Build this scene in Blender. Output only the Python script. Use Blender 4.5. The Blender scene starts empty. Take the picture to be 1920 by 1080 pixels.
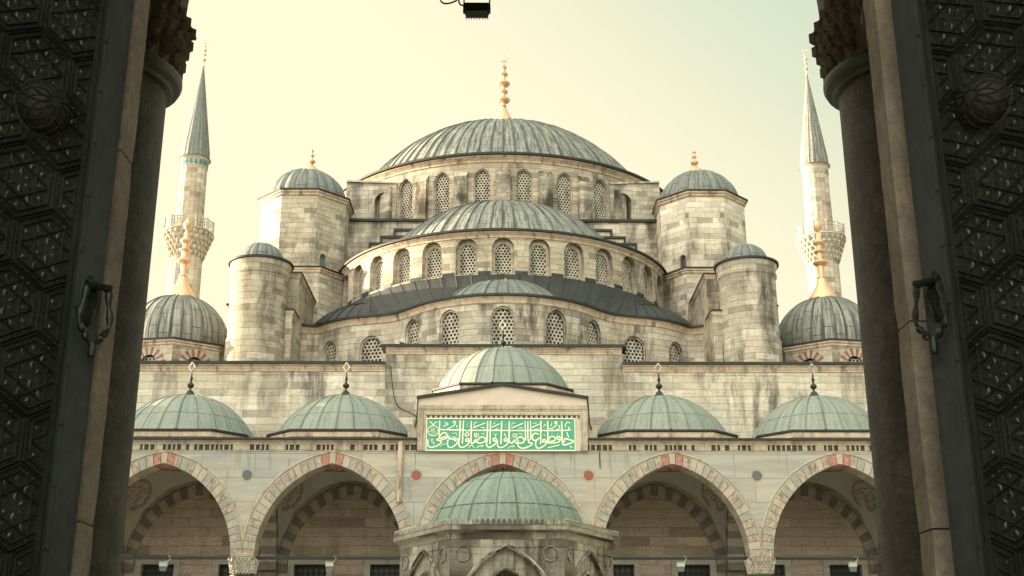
import bpy, math, random
from mathutils import Vector, Matrix
random.seed(7)
R = math.radians
PI = math.pi
sc = bpy.context.scene

# ------------------------------------------------------------------ camera
cam_d = bpy.data.cameras.new("camera"); cam = bpy.data.objects.new("camera", cam_d)
sc.collection.objects.link(cam); sc.camera = cam
cam_d.sensor_width = 36; cam_d.lens = 2280 / 1920 * 36
cam_d.clip_start = 0.1; cam_d.clip_end = 5000
cam.location = (0, 0, 1.7)
cam.rotation_euler = (R(90 + 18.3), 0, -math.atan(17 / 2280) / math.cos(R(18.3)))

# ------------------------------------------------------------------ sky, sun, exposure
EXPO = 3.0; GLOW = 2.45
SUN_EL, SUN_AZ = 8.0, 14.5            # low sun on the left, a little behind the mosque
w = bpy.data.worlds.new("World"); sc.world = w; w.use_nodes = True
nt = w.node_tree; nt.nodes.clear()
sky = nt.nodes.new('ShaderNodeTexSky'); sky.sky_type = 'NISHITA'; sky.sun_disc = False
sky.sun_elevation = R(SUN_EL); sky.sun_rotation = R(-(90 - SUN_AZ))
sky.air_density = 1.0; sky.dust_density = 3.0; sky.ozone_density = 1.0
tint = nt.nodes.new('ShaderNodeMix'); tint.data_type = 'RGBA'; tint.blend_type = 'MULTIPLY'
tint.inputs[0].default_value = 1
tint.inputs[7].default_value = (1.0, 0.88, 0.74, 1)
bg = nt.nodes.new('ShaderNodeBackground'); bg.inputs[1].default_value = 0.15
out = nt.nodes.new('ShaderNodeOutputWorld')
nt.links.new(sky.outputs[0], tint.inputs[6]); cap = nt.nodes.new('ShaderNodeMix'); cap.data_type = 'RGBA'; cap.blend_type = 'DARKEN'; cap.inputs[0].default_value = 1
# thick evening haze: cream low down and towards the sun, thinning to a pale grey-green higher up and away from it
tcw = nt.nodes.new('ShaderNodeTexCoord'); dotn = nt.nodes.new('ShaderNodeVectorMath'); dotn.operation = 'DOT_PRODUCT'
dotn.inputs[1].default_value = (0.75, -0.1, 1.0); nt.links.new(tcw.outputs['Generated'], dotn.inputs[0])
rg = nt.nodes.new('ShaderNodeValToRGB'); rg.color_ramp.interpolation = 'EASE'
HZ = 0.15 * 2 ** EXPO
rg.color_ramp.elements[0].position = 0.30; rg.color_ramp.elements[0].color = (1.08 / HZ, 0.985 / HZ, 0.70 / HZ, 1)
rg.color_ramp.elements[1].position = 0.72; rg.color_ramp.elements[1].color = (0.60 / HZ, 0.73 / HZ, 0.57 / HZ, 1)
nt.links.new(dotn.outputs['Value'], rg.inputs[0]); nt.links.new(rg.outputs[0], cap.inputs[7])
nt.links.new(tint.outputs[2], cap.inputs[6])
# unseen glow added to the sky behind the camera, up left, lighting the facade
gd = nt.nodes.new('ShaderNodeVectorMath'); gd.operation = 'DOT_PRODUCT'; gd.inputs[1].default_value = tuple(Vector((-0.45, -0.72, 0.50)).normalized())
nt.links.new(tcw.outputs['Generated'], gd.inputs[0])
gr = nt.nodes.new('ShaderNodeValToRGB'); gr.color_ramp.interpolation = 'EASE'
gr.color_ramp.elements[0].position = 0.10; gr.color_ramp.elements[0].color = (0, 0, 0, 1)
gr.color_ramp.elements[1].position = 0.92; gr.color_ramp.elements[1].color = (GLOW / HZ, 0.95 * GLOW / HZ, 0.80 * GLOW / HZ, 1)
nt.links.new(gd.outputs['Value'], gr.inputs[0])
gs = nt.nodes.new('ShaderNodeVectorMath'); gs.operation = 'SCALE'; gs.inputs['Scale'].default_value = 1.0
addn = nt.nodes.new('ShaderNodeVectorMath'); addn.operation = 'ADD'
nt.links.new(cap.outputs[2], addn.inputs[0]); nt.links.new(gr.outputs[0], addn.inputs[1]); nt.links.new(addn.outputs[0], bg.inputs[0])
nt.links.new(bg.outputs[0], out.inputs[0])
sl = bpy.data.lights.new("sun", 'SUN'); sl.energy = 3.1; sl.angle = R(0.6); sl.color = (1.0, 0.78, 0.52)
so = bpy.data.objects.new("sun", sl); sc.collection.objects.link(so)
d = Vector((-math.cos(R(SUN_AZ)) * math.cos(R(SUN_EL)), math.sin(R(SUN_AZ)) * math.cos(R(SUN_EL)), math.sin(R(SUN_EL))))
so.rotation_euler = d.to_track_quat('Z', 'Y').to_euler()
sc.view_settings.view_transform = 'Standard'; sc.view_settings.look = 'None'
sc.view_settings.gamma = 1; sc.view_settings.exposure = EXPO
sc.render.resolution_x = 1024; sc.render.resolution_y = 576

# ------------------------------------------------------------------ materials
def new_mat(name):
    m = bpy.data.materials.new(name); m.use_nodes = True
    n = m.node_tree; n.nodes.clear()
    o = n.nodes.new('ShaderNodeOutputMaterial'); b = n.nodes.new('ShaderNodeBsdfPrincipled')
    n.links.new(b.outputs[0], o.inputs[0])
    return m, n, b
def node(n, t, **kw):
    x = n.nodes.new(t)
    for k, v in kw.items(): setattr(x, k, v)
    return x
def mixc(n, fac, a, b, mode='MIX'):
    x = node(n, 'ShaderNodeMix', data_type='RGBA', blend_type=mode)
    for i, v in ((0, fac), (6, a), (7, b)):
        if isinstance(v, bpy.types.NodeSocket): n.links.new(v, x.inputs[i])
        elif i == 0: x.inputs[0].default_value = v
        else: x.inputs[i].default_value = (*v, 1)
    return x.outputs[2]
def mapping(n, src, scale, loc=(0, 0, 0)):
    m = node(n, 'ShaderNodeMapping'); m.inputs['Scale'].default_value = scale; m.inputs['Location'].default_value = loc
    n.links.new(src, m.inputs[0]); return m.outputs[0]
def noise(n, vec, scale, detail=5, rough=0.6, dist=0):
    x = node(n, 'ShaderNodeTexNoise'); x.inputs['Scale'].default_value = scale
    x.inputs['Detail'].default_value = detail; x.inputs['Roughness'].default_value = rough
    x.inputs['Distortion'].default_value = dist
    n.links.new(vec, x.inputs['Vector']); return x.outputs['Fac']
def ramp(n, fac, stops):
    x = node(n, 'ShaderNodeValToRGB'); e = x.color_ramp.elements
    while len(e) < len(stops): e.new(0.5)
    for i, (p, c) in enumerate(stops):
        e[i].position = p; e[i].color = (c, c, c, 1) if isinstance(c, (int, float)) else (*c, 1)
    n.links.new(fac, x.inputs[0]); return x.outputs[0]
def mth(n, op, a, b=0.0):
    x = node(n, 'ShaderNodeMath', operation=op)
    for i, v in ((0, a), (1, b)):
        if isinstance(v, bpy.types.NodeSocket): n.links.new(v, x.inputs[i])
        else: x.inputs[i].default_value = v
    return x.outputs[0]
def bump(n, b, h, strength=0.5, dist=0.02):
    x = node(n, 'ShaderNodeBump'); x.inputs['Strength'].default_value = strength
    x.inputs['Distance'].default_value = dist
    n.links.new(h, x.inputs['Height']); n.links.new(x.outputs[0], b.inputs['Normal'])

def ashlar(name, c1, c2, mortar, bw=0.75, bh=0.32, stain=0.6, stainc=(0.035, 0.032, 0.028), warm=(0.56, 0.42, 0.29), msize=0.012, slo=0.56):
    m, n, b = new_mat(name)
    uv = node(n, 'ShaderNodeTexCoord').outputs['UV']
    wob = node(n, 'ShaderNodeTexNoise'); wob.inputs['Scale'].default_value = 2.0
    n.links.new(uv, wob.inputs['Vector'])
    add = node(n, 'ShaderNodeVectorMath', operation='MULTIPLY_ADD')
    n.links.new(wob.outputs['Color'], add.inputs[0]); add.inputs[1].default_value = (0.16, 0.05, 0); n.links.new(uv, add.inputs[2])
    br = node(n, 'ShaderNodeTexBrick', offset=0.5, squash=1.4, squash_frequency=3)
    br.inputs['Scale'].default_value = 1; br.inputs['Brick Width'].default_value = bw; br.inputs['Row Height'].default_value = bh
    br.inputs['Mortar Size'].default_value = msize; br.inputs['Mortar Smooth'].default_value = 0.4; br.inputs['Bias'].default_value = -0.15
    br.inputs['Color1'].default_value = (*c1, 1); br.inputs['Color2'].default_value = (*c2, 1); br.inputs['Mortar'].default_value = (*mortar, 1)
    n.links.new(add.outputs[0], br.inputs['Vector'])
    br2 = node(n, 'ShaderNodeTexBrick', offset=0.5, squash=1.4, squash_frequency=3)   # a second draw: replaced pale and weathered grey blocks
    for k, v in (('Scale', 1), ('Brick Width', bw), ('Row Height', bh), ('Mortar Size', 0.0), ('Bias', 0.0)): br2.inputs[k].default_value = v
    br2.inputs['Color1'].default_value = (0, 0, 0, 1); br2.inputs['Color2'].default_value = (1, 1, 1, 1)
    n.links.new(mapping(n, add.outputs[0], (1, 1, 1), (bw * 37, bh * 22, 0)), br2.inputs['Vector'])
    col = mixc(n, ramp(n, br2.outputs[0], [(0.80, 0), (0.92, 0.55)]), br.outputs[0], tuple(x * 1.35 for x in c1))
    col = mixc(n, ramp(n, br2.outputs[0], [(0.05, 0.85), (0.22, 0)]), col, tuple(x * 0.62 for x in c2))
    big = noise(n, mapping(n, uv, (1, 1, 1)), 0.35, 6, 0.65)
    col = mixc(n, ramp(n, big, [(0.40, 0), (0.66, 0.30)]), col, warm)
    strata = noise(n, mapping(n, uv, (1.1, 11, 1)), 1.0, 8, 0.78, 0.7)
    col = mixc(n, ramp(n, strata, [(0.38, 0.45), (0.52, 0.0)]), col, tuple(x * 0.55 for x in c2))
    st = noise(n, mapping(n, uv, (0.75, 0.16, 1), (3.3, 1.7, 0)), 1.0, 8, 0.72, 0.3)
    pat = noise(n, mapping(n, uv, (1, 1, 1), (9, 4, 0)), 0.22, 3, 0.5)
    stf = mth(n, 'MULTIPLY', ramp(n, st, [(slo - 0.04, 0), (slo + 0.10, 1)]), ramp(n, pat, [(0.40, 0.15), (0.58, 1.0)]))
    col = mixc(n, mth(n, 'MULTIPLY', stf, stain), col, stainc)
    blot = noise(n, mapping(n, uv, (1, 1.5, 1), (21, 13, 0)), 0.85, 8, 0.74, 0.4)
    col = mixc(n, ramp(n, blot, [(0.56, 0), (0.68, 0.4)]), col, tuple(x * 0.36 for x in c2))
    fine = noise(n, mapping(n, uv, (1, 2.2, 1)), 5.0, 8, 0.75)
    col = mixc(n, 1.0, col, ramp(n, fine, [(0.3, 0.78), (0.68, 1.14)]), 'MULTIPLY')
    n.links.new(col, b.inputs['Base Color']); b.inputs['Roughness'].default_value = 0.92
    b.inputs['Specular IOR Level'].default_value = 0.2
    h = mth(n, 'ADD', mth(n, 'MULTIPLY', br.outputs['Fac'], -0.6), mth(n, 'MULTIPLY', fine, 0.5))
    h = mth(n, 'ADD', h, mth(n, 'MULTIPLY', strata, 0.4))
    bump(n, b, h, 0.9, 0.03)
    return m

def lead(name, base, pale, dark, streak=0.7, rowh=1.15, rough=0.55, wp=0.5, stag=0.0):
    m, n, b = new_mat(name)
    uv = node(n, 'ShaderNodeTexCoord').outputs['UV']      # u counts panels, v is metres along the slope
    br = node(n, 'ShaderNodeTexBrick', offset=stag, squash=1.0)
    br.inputs['Scale'].default_value = 1; br.inputs['Brick Width'].default_value = rowh; br.inputs['Row Height'].default_value = 1
    sx_ = node(n, 'ShaderNodeSeparateXYZ'); n.links.new(uv, sx_.inputs[0]); cx_ = node(n, 'ShaderNodeCombineXYZ')
    n.links.new(sx_.outputs[1], cx_.inputs[0]); n.links.new(sx_.outputs[0], cx_.inputs[1])
    br.inputs['Mortar Size'].default_value = 0.022; br.inputs['Mortar Smooth'].default_value = 0.2; br.inputs['Bias'].default_value = 0
    br.inputs['Color1'].default_value = (*base, 1); br.inputs['Color2'].default_value = (*[x * 0.72 + y * 0.28 for x, y in zip(base, pale)], 1)
    br.inputs['Mortar'].default_value = (*[x * 0.45 for x in dark], 1)
    n.links.new(mapping(n, cx_.outputs[0], (1, 1, 1), (0.3, 0, 0)), br.inputs['Vector'])
    s1 = noise(n, mapping(n, uv, (2.6, 0.42, 1), (4, 1, 0)), 1.0, 7, 0.7, 0.2)
    s2 = noise(n, mapping(n, uv, (4.5, 0.5, 1), (14, 7, 0)), 1.0, 7, 0.7, 0.3)
    col = mixc(n, ramp(n, s1, [(0.48, 0), (0.62, wp)]), br.outputs[0], pale)
    col = mixc(n, mth(n, 'MULTIPLY', ramp(n, s2, [(0.46, 0), (0.6, 1)]), streak), col, dark)
    fr = node(n, 'ShaderNodeSeparateXYZ'); n.links.new(uv, fr.inputs[0])
    fx = mth(n, 'FRACT', fr.outputs[0])
    edge = mth(n, 'ABSOLUTE', mth(n, 'SUBTRACT', fx, 0.5))      # 0.5 at a seam: the sheet is coloured darker beside it
    col = mixc(n, mth(n, 'MULTIPLY', ramp(n, edge, [(0.34, 0), (0.48, 1)]), streak * 0.75), col, dark)
    f = noise(n, mapping(n, uv, (3, 2.5, 1)), 3.0, 8, 0.75)
    col = mixc(n, 1.0, col, ramp(n, f, [(0.3, 0.7), (0.7, 1.2)]), 'MULTIPLY')
    n.links.new(col, b.inputs['Base Color']); b.inputs['Metallic'].default_value = 0.0
    b.inputs['Roughness'].default_value = rough; b.inputs['Specular IOR Level'].default_value = 0.35
    bump(n, b, mth(n, 'ADD', mth(n, 'MULTIPLY', br.outputs['Fac'], 0.7), mth(n, 'MULTIPLY', f, 0.4)), 0.6, 0.03)
    return m

def plain(name, col, rough=0.8, var=0.35, scale=3.0, metal=0.0, coord='Object', bstr=0.3, dark=None, streaks=False):
    m, n, b = new_mat(name)
    v = node(n, 'ShaderNodeTexCoord').outputs[coord]
    f = noise(n, mapping(n, v, (1, 1, 0.25 if streaks else 1)), scale, 8, 0.7)
    g = noise(n, v, scale * 7, 6, 0.7)
    c = mixc(n, 1.0, col, ramp(n, f, [(0.3, 1 - var), (0.7, 1 + var)]), 'MULTIPLY')
    c = mixc(n, 1.0, c, ramp(n, g, [(0.3, 1 - var * 0.6), (0.7, 1 + var * 0.6)]), 'MULTIPLY')
    if dark:
        s = noise(n, mapping(n, v, (1, 1, 0.2), (5, 3, 1)), scale * 1.7, 7, 0.7)
        c = mixc(n, ramp(n, s, [(0.52, 0), (0.66, 0.85)]), c, dark)
    n.links.new(c, b.inputs['Base Color']); b.inputs['Roughness'].default_value = rough; b.inputs['Metallic'].default_value = metal
    b.inputs['Specular IOR Level'].default_value = 0.3
    if bstr: bump(n, b, mth(n, 'ADD', f, mth(n, 'MULTIPLY', g, 0.5)), bstr, 0.02)
    return m

def marble(name, c, vein, slab=(2.2, 1.0), joint=0.012, vs=0.55):
    m, n, b = new_mat(name)
    v = node(n, 'ShaderNodeTexCoord').outputs['UV']
    br = node(n, 'ShaderNodeTexBrick', offset=0.37)
    for k, x in (('Scale', 1), ('Brick Width', slab[0]), ('Row Height', slab[1]), ('Mortar Size', joint), ('Bias', 0)): br.inputs[k].default_value = x
    br.inputs['Color1'].default_value = (*c, 1); br.inputs['Color2'].default_value = (*[x * y * 0.82 for x, y in zip(c, (0.9, 0.97, 1.08))], 1)
    br.inputs['Mortar'].default_value = (*[x * 0.35 for x in c], 1)
    n.links.new(v, br.inputs['Vector'])
    rot = node(n, 'ShaderNodeMapping'); rot.inputs['Rotation'].default_value = (0, 0, R(28)); rot.inputs['Scale'].default_value = (0.35, 2.6, 1)
    n.links.new(v, rot.inputs[0])
    f = noise(n, rot.outputs[0], vs * 1.6, 8, 0.68, 1.2)
    col = mixc(n, ramp(n, f, [(0.42, 0), (0.62, 0.75)]), br.outputs[0], vein)
    drip = noise(n, mapping(n, v, (2.2, 0.28, 1)), 1.2, 7, 0.7)
    col = mixc(n, ramp(n, drip, [(0.56, 0), (0.72, 0.6)]), col, (0.10, 0.09, 0.075))
    big = noise(n, v, 0.5, 4, 0.6)
    col = mixc(n, ramp(n, big, [(0.42, 0), (0.68, 0.35)]), col, (0.46, 0.36, 0.25))
    n.links.new(col, b.inputs['Base Color']); b.inputs['Roughness'].default_value = 0.7; b.inputs['Specular IOR Level'].default_value = 0.3
    bump(n, b, mth(n, 'MULTIPLY', br.outputs['Fac'], -1.0), 0.5, 0.02)
    return m

M = {}
M['stone'] = ashlar('limestone_ashlar', (0.50, 0.455, 0.37), (0.36, 0.33, 0.265), (0.26, 0.235, 0.19), stain=0.75, slo=0.52)
M['stone_dirty'] = ashlar('weathered_ashlar', (0.58, 0.54, 0.46), (0.41, 0.38, 0.32), (0.28, 0.25, 0.21), stain=0.85, slo=0.49)
M['stone_stained'] = ashlar('stained_ashlar', (0.56, 0.52, 0.44), (0.38, 0.35, 0.29), (0.25, 0.23, 0.19), stain=1.0, slo=0.43, stainc=(0.06, 0.055, 0.045))
M['stone_wall'] = ashlar('courtyard_wall_ashlar', (0.64, 0.60, 0.51), (0.51, 0.475, 0.40), (0.40, 0.37, 0.31), bw=1.0, bh=0.34, stain=0.8, slo=0.51)
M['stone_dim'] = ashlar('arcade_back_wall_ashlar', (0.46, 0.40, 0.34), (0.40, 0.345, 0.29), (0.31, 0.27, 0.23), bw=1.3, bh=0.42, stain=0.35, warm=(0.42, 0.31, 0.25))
M['stone_minaret'] = ashlar('minaret_ashlar', (0.50, 0.46, 0.385), (0.38, 0.345, 0.285), (0.29, 0.26, 0.21), bw=1.0, bh=0.5, stain=0.4)
M['trim'] = plain('pink_stone_moulding', (0.52, 0.42, 0.32), 0.85, 0.3, 1.6, dark=(0.10, 0.075, 0.06))
M['plaster'] = plain('smooth_render', (0.56, 0.49, 0.41), 0.85, 0.12, 0.8)
M['lead'] = lead('lead_sheet', (0.205, 0.215, 0.195), (0.42, 0.41, 0.345), (0.045, 0.055, 0.055), 0.85, stag=0.38)
M['lead_small'] = lead('lead_sheet_small_domes', (0.15, 0.17, 0.165), (0.30, 0.31, 0.28), (0.05, 0.06, 0.06), 0.5, stag=0.5)
M['lead_green'] = lead('green_patina_lead', (0.215, 0.25, 0.225), (0.32, 0.335, 0.29), (0.13, 0.15, 0.125), 0.4, 1.3, 0.6)
M['lead_teal'] = lead('teal_patina_lead', (0.20, 0.275, 0.235), (0.31, 0.36, 0.295), (0.12, 0.14, 0.12), 0.35, 0.95, 0.6)
M['lead_dark'] = lead('dark_lead_roof', (0.026, 0.031, 0.032), (0.06, 0.066, 0.062), (0.015, 0.018, 0.018), 0.4, 2.2)
M['coping'] = plain('dark_lead_coping', (0.026, 0.030, 0.029), 0.6, 0.4, 2.0)
M['marble'] = marble('grey_veined_marble', (0.45, 0.435, 0.38), (0.26, 0.275, 0.26))
M['v_white'] = plain('white_marble_voussoir', (0.40, 0.365, 0.30), 0.75, 0.2, 2.5, dark=(0.22, 0.19, 0.15))
M['v_grey'] = plain('grey_marble_voussoir', (0.30, 0.30, 0.265), 0.75, 0.25, 2.5)
M['v_spot'] = plain('speckled_breccia_voussoir', (0.36, 0.30, 0.24), 0.8, 0.55, 5.0, dark=(0.13, 0.10, 0.09))
M['v_dim'] = plain('dark_voussoir', (0.12, 0.10, 0.08), 0.85, 0.5, 3.0, dark=(0.04, 0.034, 0.03))  # darker tone for the arch stones of the near wing
M['v_red'] = plain('red_breccia_voussoir', (0.36, 0.18, 0.135), 0.75, 0.45, 6.0)
M['v_brick'] = plain('faded_red_voussoir', (0.25, 0.11, 0.08), 0.85, 0.3, 4.0)
M['s_dark'] = plain('dark_stripe_stone', (0.17, 0.16, 0.14), 0.8, 0.25, 3.0)
M['s_light'] = plain('pale_stripe_stone', (0.33, 0.30, 0.26), 0.8, 0.25, 3.0)
M['vault'] = plain('grey_vault_plaster', (0.40, 0.40, 0.36), 0.9, 0.12, 0.8)
M['column'] = plain('granite_column', (0.058, 0.053, 0.045), 0.6, 0.6, 3.5, streaks=False, bstr=0.8, dark=(0.032, 0.028, 0.024))
M['jamb'] = plain('rough_jamb_stone', (0.25, 0.215, 0.175), 0.9, 0.35, 4.0, bstr=1.0)
M['capital'] = plain('capital_marble', (0.44, 0.42, 0.36), 0.8, 0.4, 2.5, dark=(0.06, 0.05, 0.04))
M['capital_dark'] = plain('dark_capital_marble', (0.13, 0.11, 0.085), 0.85, 0.5, 3.0, dark=(0.03, 0.026, 0.022))  # darker tone for the near wing's capitals and imposts
M['collar'] = plain('bronze_collar', (0.06, 0.066, 0.053), 0.45, 0.4, 5.0, metal=0.5)
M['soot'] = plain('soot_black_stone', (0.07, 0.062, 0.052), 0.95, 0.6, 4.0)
M['lattice'] = plain('window_lattice_plaster', (0.48, 0.45, 0.38), 0.9, 0.3, 1.2, dark=(0.16, 0.14, 0.12))
M['iron'] = plain('dark_iron', (0.025, 0.03, 0.03), 0.5, 0.3, 5.0, metal=0.3)
M['bronze_ring'] = plain('aged_bronze', (0.025, 0.032, 0.028), 0.35, 0.4, 8.0, metal=0.6)
M['tile'] = plain('turquoise_tile', (0.02, 0.20, 0.22), 0.3, 0.3, 5.0)
M['lampwhite'] = plain('pale_lamp_housing', (0.42, 0.45, 0.40), 0.5, 0.1, 5.0)
M['lampglass'] = plain('lamp_glass', (0.16, 0.24, 0.25), 0.15, 0.1, 5.0, bstr=0)
M['pigeon'] = plain('pigeon_feathers', (0.07, 0.075, 0.08), 0.8, 0.3, 9.0)
M['porphyry'] = plain('red_porphyry', (0.25, 0.09, 0.065), 0.5, 0.15, 6.0)
M['slate'] = plain('blue_grey_marble_disc', (0.10, 0.115, 0.125), 0.5, 0.15, 6.0)
M['fountain'] = ashlar('rain_streaked_marble', (0.50, 0.48, 0.41), (0.38, 0.365, 0.31), (0.10, 0.085, 0.07), bw=1.5, bh=0.78, stain=1.0, stainc=(0.06, 0.045, 0.035), warm=(0.50, 0.43, 0.33), slo=0.42)
def glassy():
    m, n, b = new_mat('dark_window_glass'); b.inputs['Base Color'].default_value = (0.03, 0.035, 0.032, 1)
    b.inputs['Roughness'].default_value = 0.35; return m
M['pane'] = glassy()
def green_glass():
    m, n, b = new_mat('green_window_glass'); b.inputs['Base Color'].default_value = (0.12, 0.18, 0.16, 1)
    b.inputs['Roughness'].default_value = 0.2; return m
M['pane_green'] = green_glass()
def gold():
    m, n, b = new_mat('gilded_copper'); b.inputs['Base Color'].default_value = (0.72, 0.46, 0.28, 1)
    b.inputs['Metallic'].default_value = 0.55; b.inputs['Roughness'].default_value = 0.45; return m
M['gold'] = gold()
def signmat():
    m, n, b = new_mat('green_panel_enamel')
    v = node(n, 'ShaderNodeTexCoord').outputs['Object']
    c = mixc(n, ramp(n, noise(n, v, 6.0), [(0.35, 0), (0.65, 1)]), (0.03, 0.30, 0.19), (0.045, 0.34, 0.25))
    n.links.new(c, b.inputs['Base Color']); b.inputs['Roughness'].default_value = 0.45; return m
M['sign'] = signmat()
M['letter'] = plain('gilt_lettering', (0.88, 0.80, 0.60), 0.5, 0.12, 8.0, bstr=0)
def painted(name, kind):
    m, n, b = new_mat(name)
    uv = node(n, 'ShaderNodeTexCoord').outputs['UV']
    s = node(n, 'ShaderNodeSeparateXYZ'); n.links.new(uv, s.inputs[0])
    vo = node(n, 'ShaderNodeTexVoronoi'); n.links.new(uv, vo.inputs['Vector'])
    base, red = (0.38, 0.37, 0.31), (0.13, 0.03, 0.02)
    if kind == 'disc':                # uv centred on the disc, radius 1
        vo.inputs['Scale'].default_value = 7.0; vo.inputs['Randomness'].default_value = 0.6
        r = mth(n, 'SQRT', mth(n, 'ADD', mth(n, 'MULTIPLY', s.outputs[0], s.outputs[0]), mth(n, 'MULTIPLY', s.outputs[1], s.outputs[1])))
        ang = mth(n, 'ARCTAN2', s.outputs[1], s.outputs[0])
        pet = mth(n, 'SINE', mth(n, 'MULTIPLY', ang, 34.0))
        inner = mth(n, 'MULTIPLY', mth(n, 'LESS_THAN', r, 0.80), mth(n, 'LESS_THAN', vo.outputs['Distance'], 0.40))
        rim = mth(n, 'MULTIPLY', mth(n, 'MULTIPLY', mth(n, 'GREATER_THAN', r, 0.80), mth(n, 'LESS_THAN', r, 0.98)), mth(n, 'GREATER_THAN', pet, -0.1))
        fac = mth(n, 'MINIMUM', mth(n, 'ADD', inner, rim), 1.0)
    else:
        vo.inputs['Scale'].default_value = 3.2; vo.inputs['Randomness'].default_value = 0.4
        a = mth(n, 'LESS_THAN', vo.outputs['Distance'], 0.36)
        e = mth(n, 'GREATER_THAN', mth(n, 'ABSOLUTE', mth(n, 'SUBTRACT', s.outputs[1], 0.5)), 0.42)
        fac = mth(n, 'MINIMUM', mth(n, 'ADD', a, e), 1.0)
    n.links.new(mixc(n, mth(n, 'MULTIPLY', fac, 0.85), base, red), b.inputs['Base Color']); b.inputs['Roughness'].default_value = 0.9
    return m
M['disc'] = painted('painted_roundel', 'disc')
M['band'] = painted('painted_dome_band', 'band')
def doormat():
    m, n, b = new_mat('dark_bronze_door')
    v = node(n, 'ShaderNodeTexCoord').outputs['Object']
    f = noise(n, v, 5.0, 6, 0.7)
    c = mixc(n, ramp(n, f, [(0.4, 0), (0.7, 1)]), (0.026, 0.030, 0.026), (0.045, 0.055, 0.048))
    n.links.new(c, b.inputs['Base Color']); b.inputs['Metallic'].default_value = 0.5; b.inputs['Roughness'].default_value = 0.33
    vo = node(n, 'ShaderNodeTexVoronoi', feature='DISTANCE_TO_EDGE'); vo.inputs['Scale'].default_value = 42; n.links.new(v, vo.inputs['Vector'])
    bump(n, b, mth(n, 'ADD', mth(n, 'MULTIPLY', ramp(n, vo.outputs['Distance'], [(0, 0), (0.25, 1)]), 0.8), mth(n, 'MULTIPLY', noise(n, v, 60.0), 0.4)), 0.25, 0.003)
    return m
M['door'] = doormat()
M['boss'] = plain('blackened_bronze', (0.022, 0.025, 0.022), 0.6, 0.3, 8.0, metal=0.3)
M['stile'] = plain('dark_bronze_stile', (0.042, 0.050, 0.048), 0.5, 0.35, 3.0, metal=0.3, streaks=True, bstr=0.15)

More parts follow.
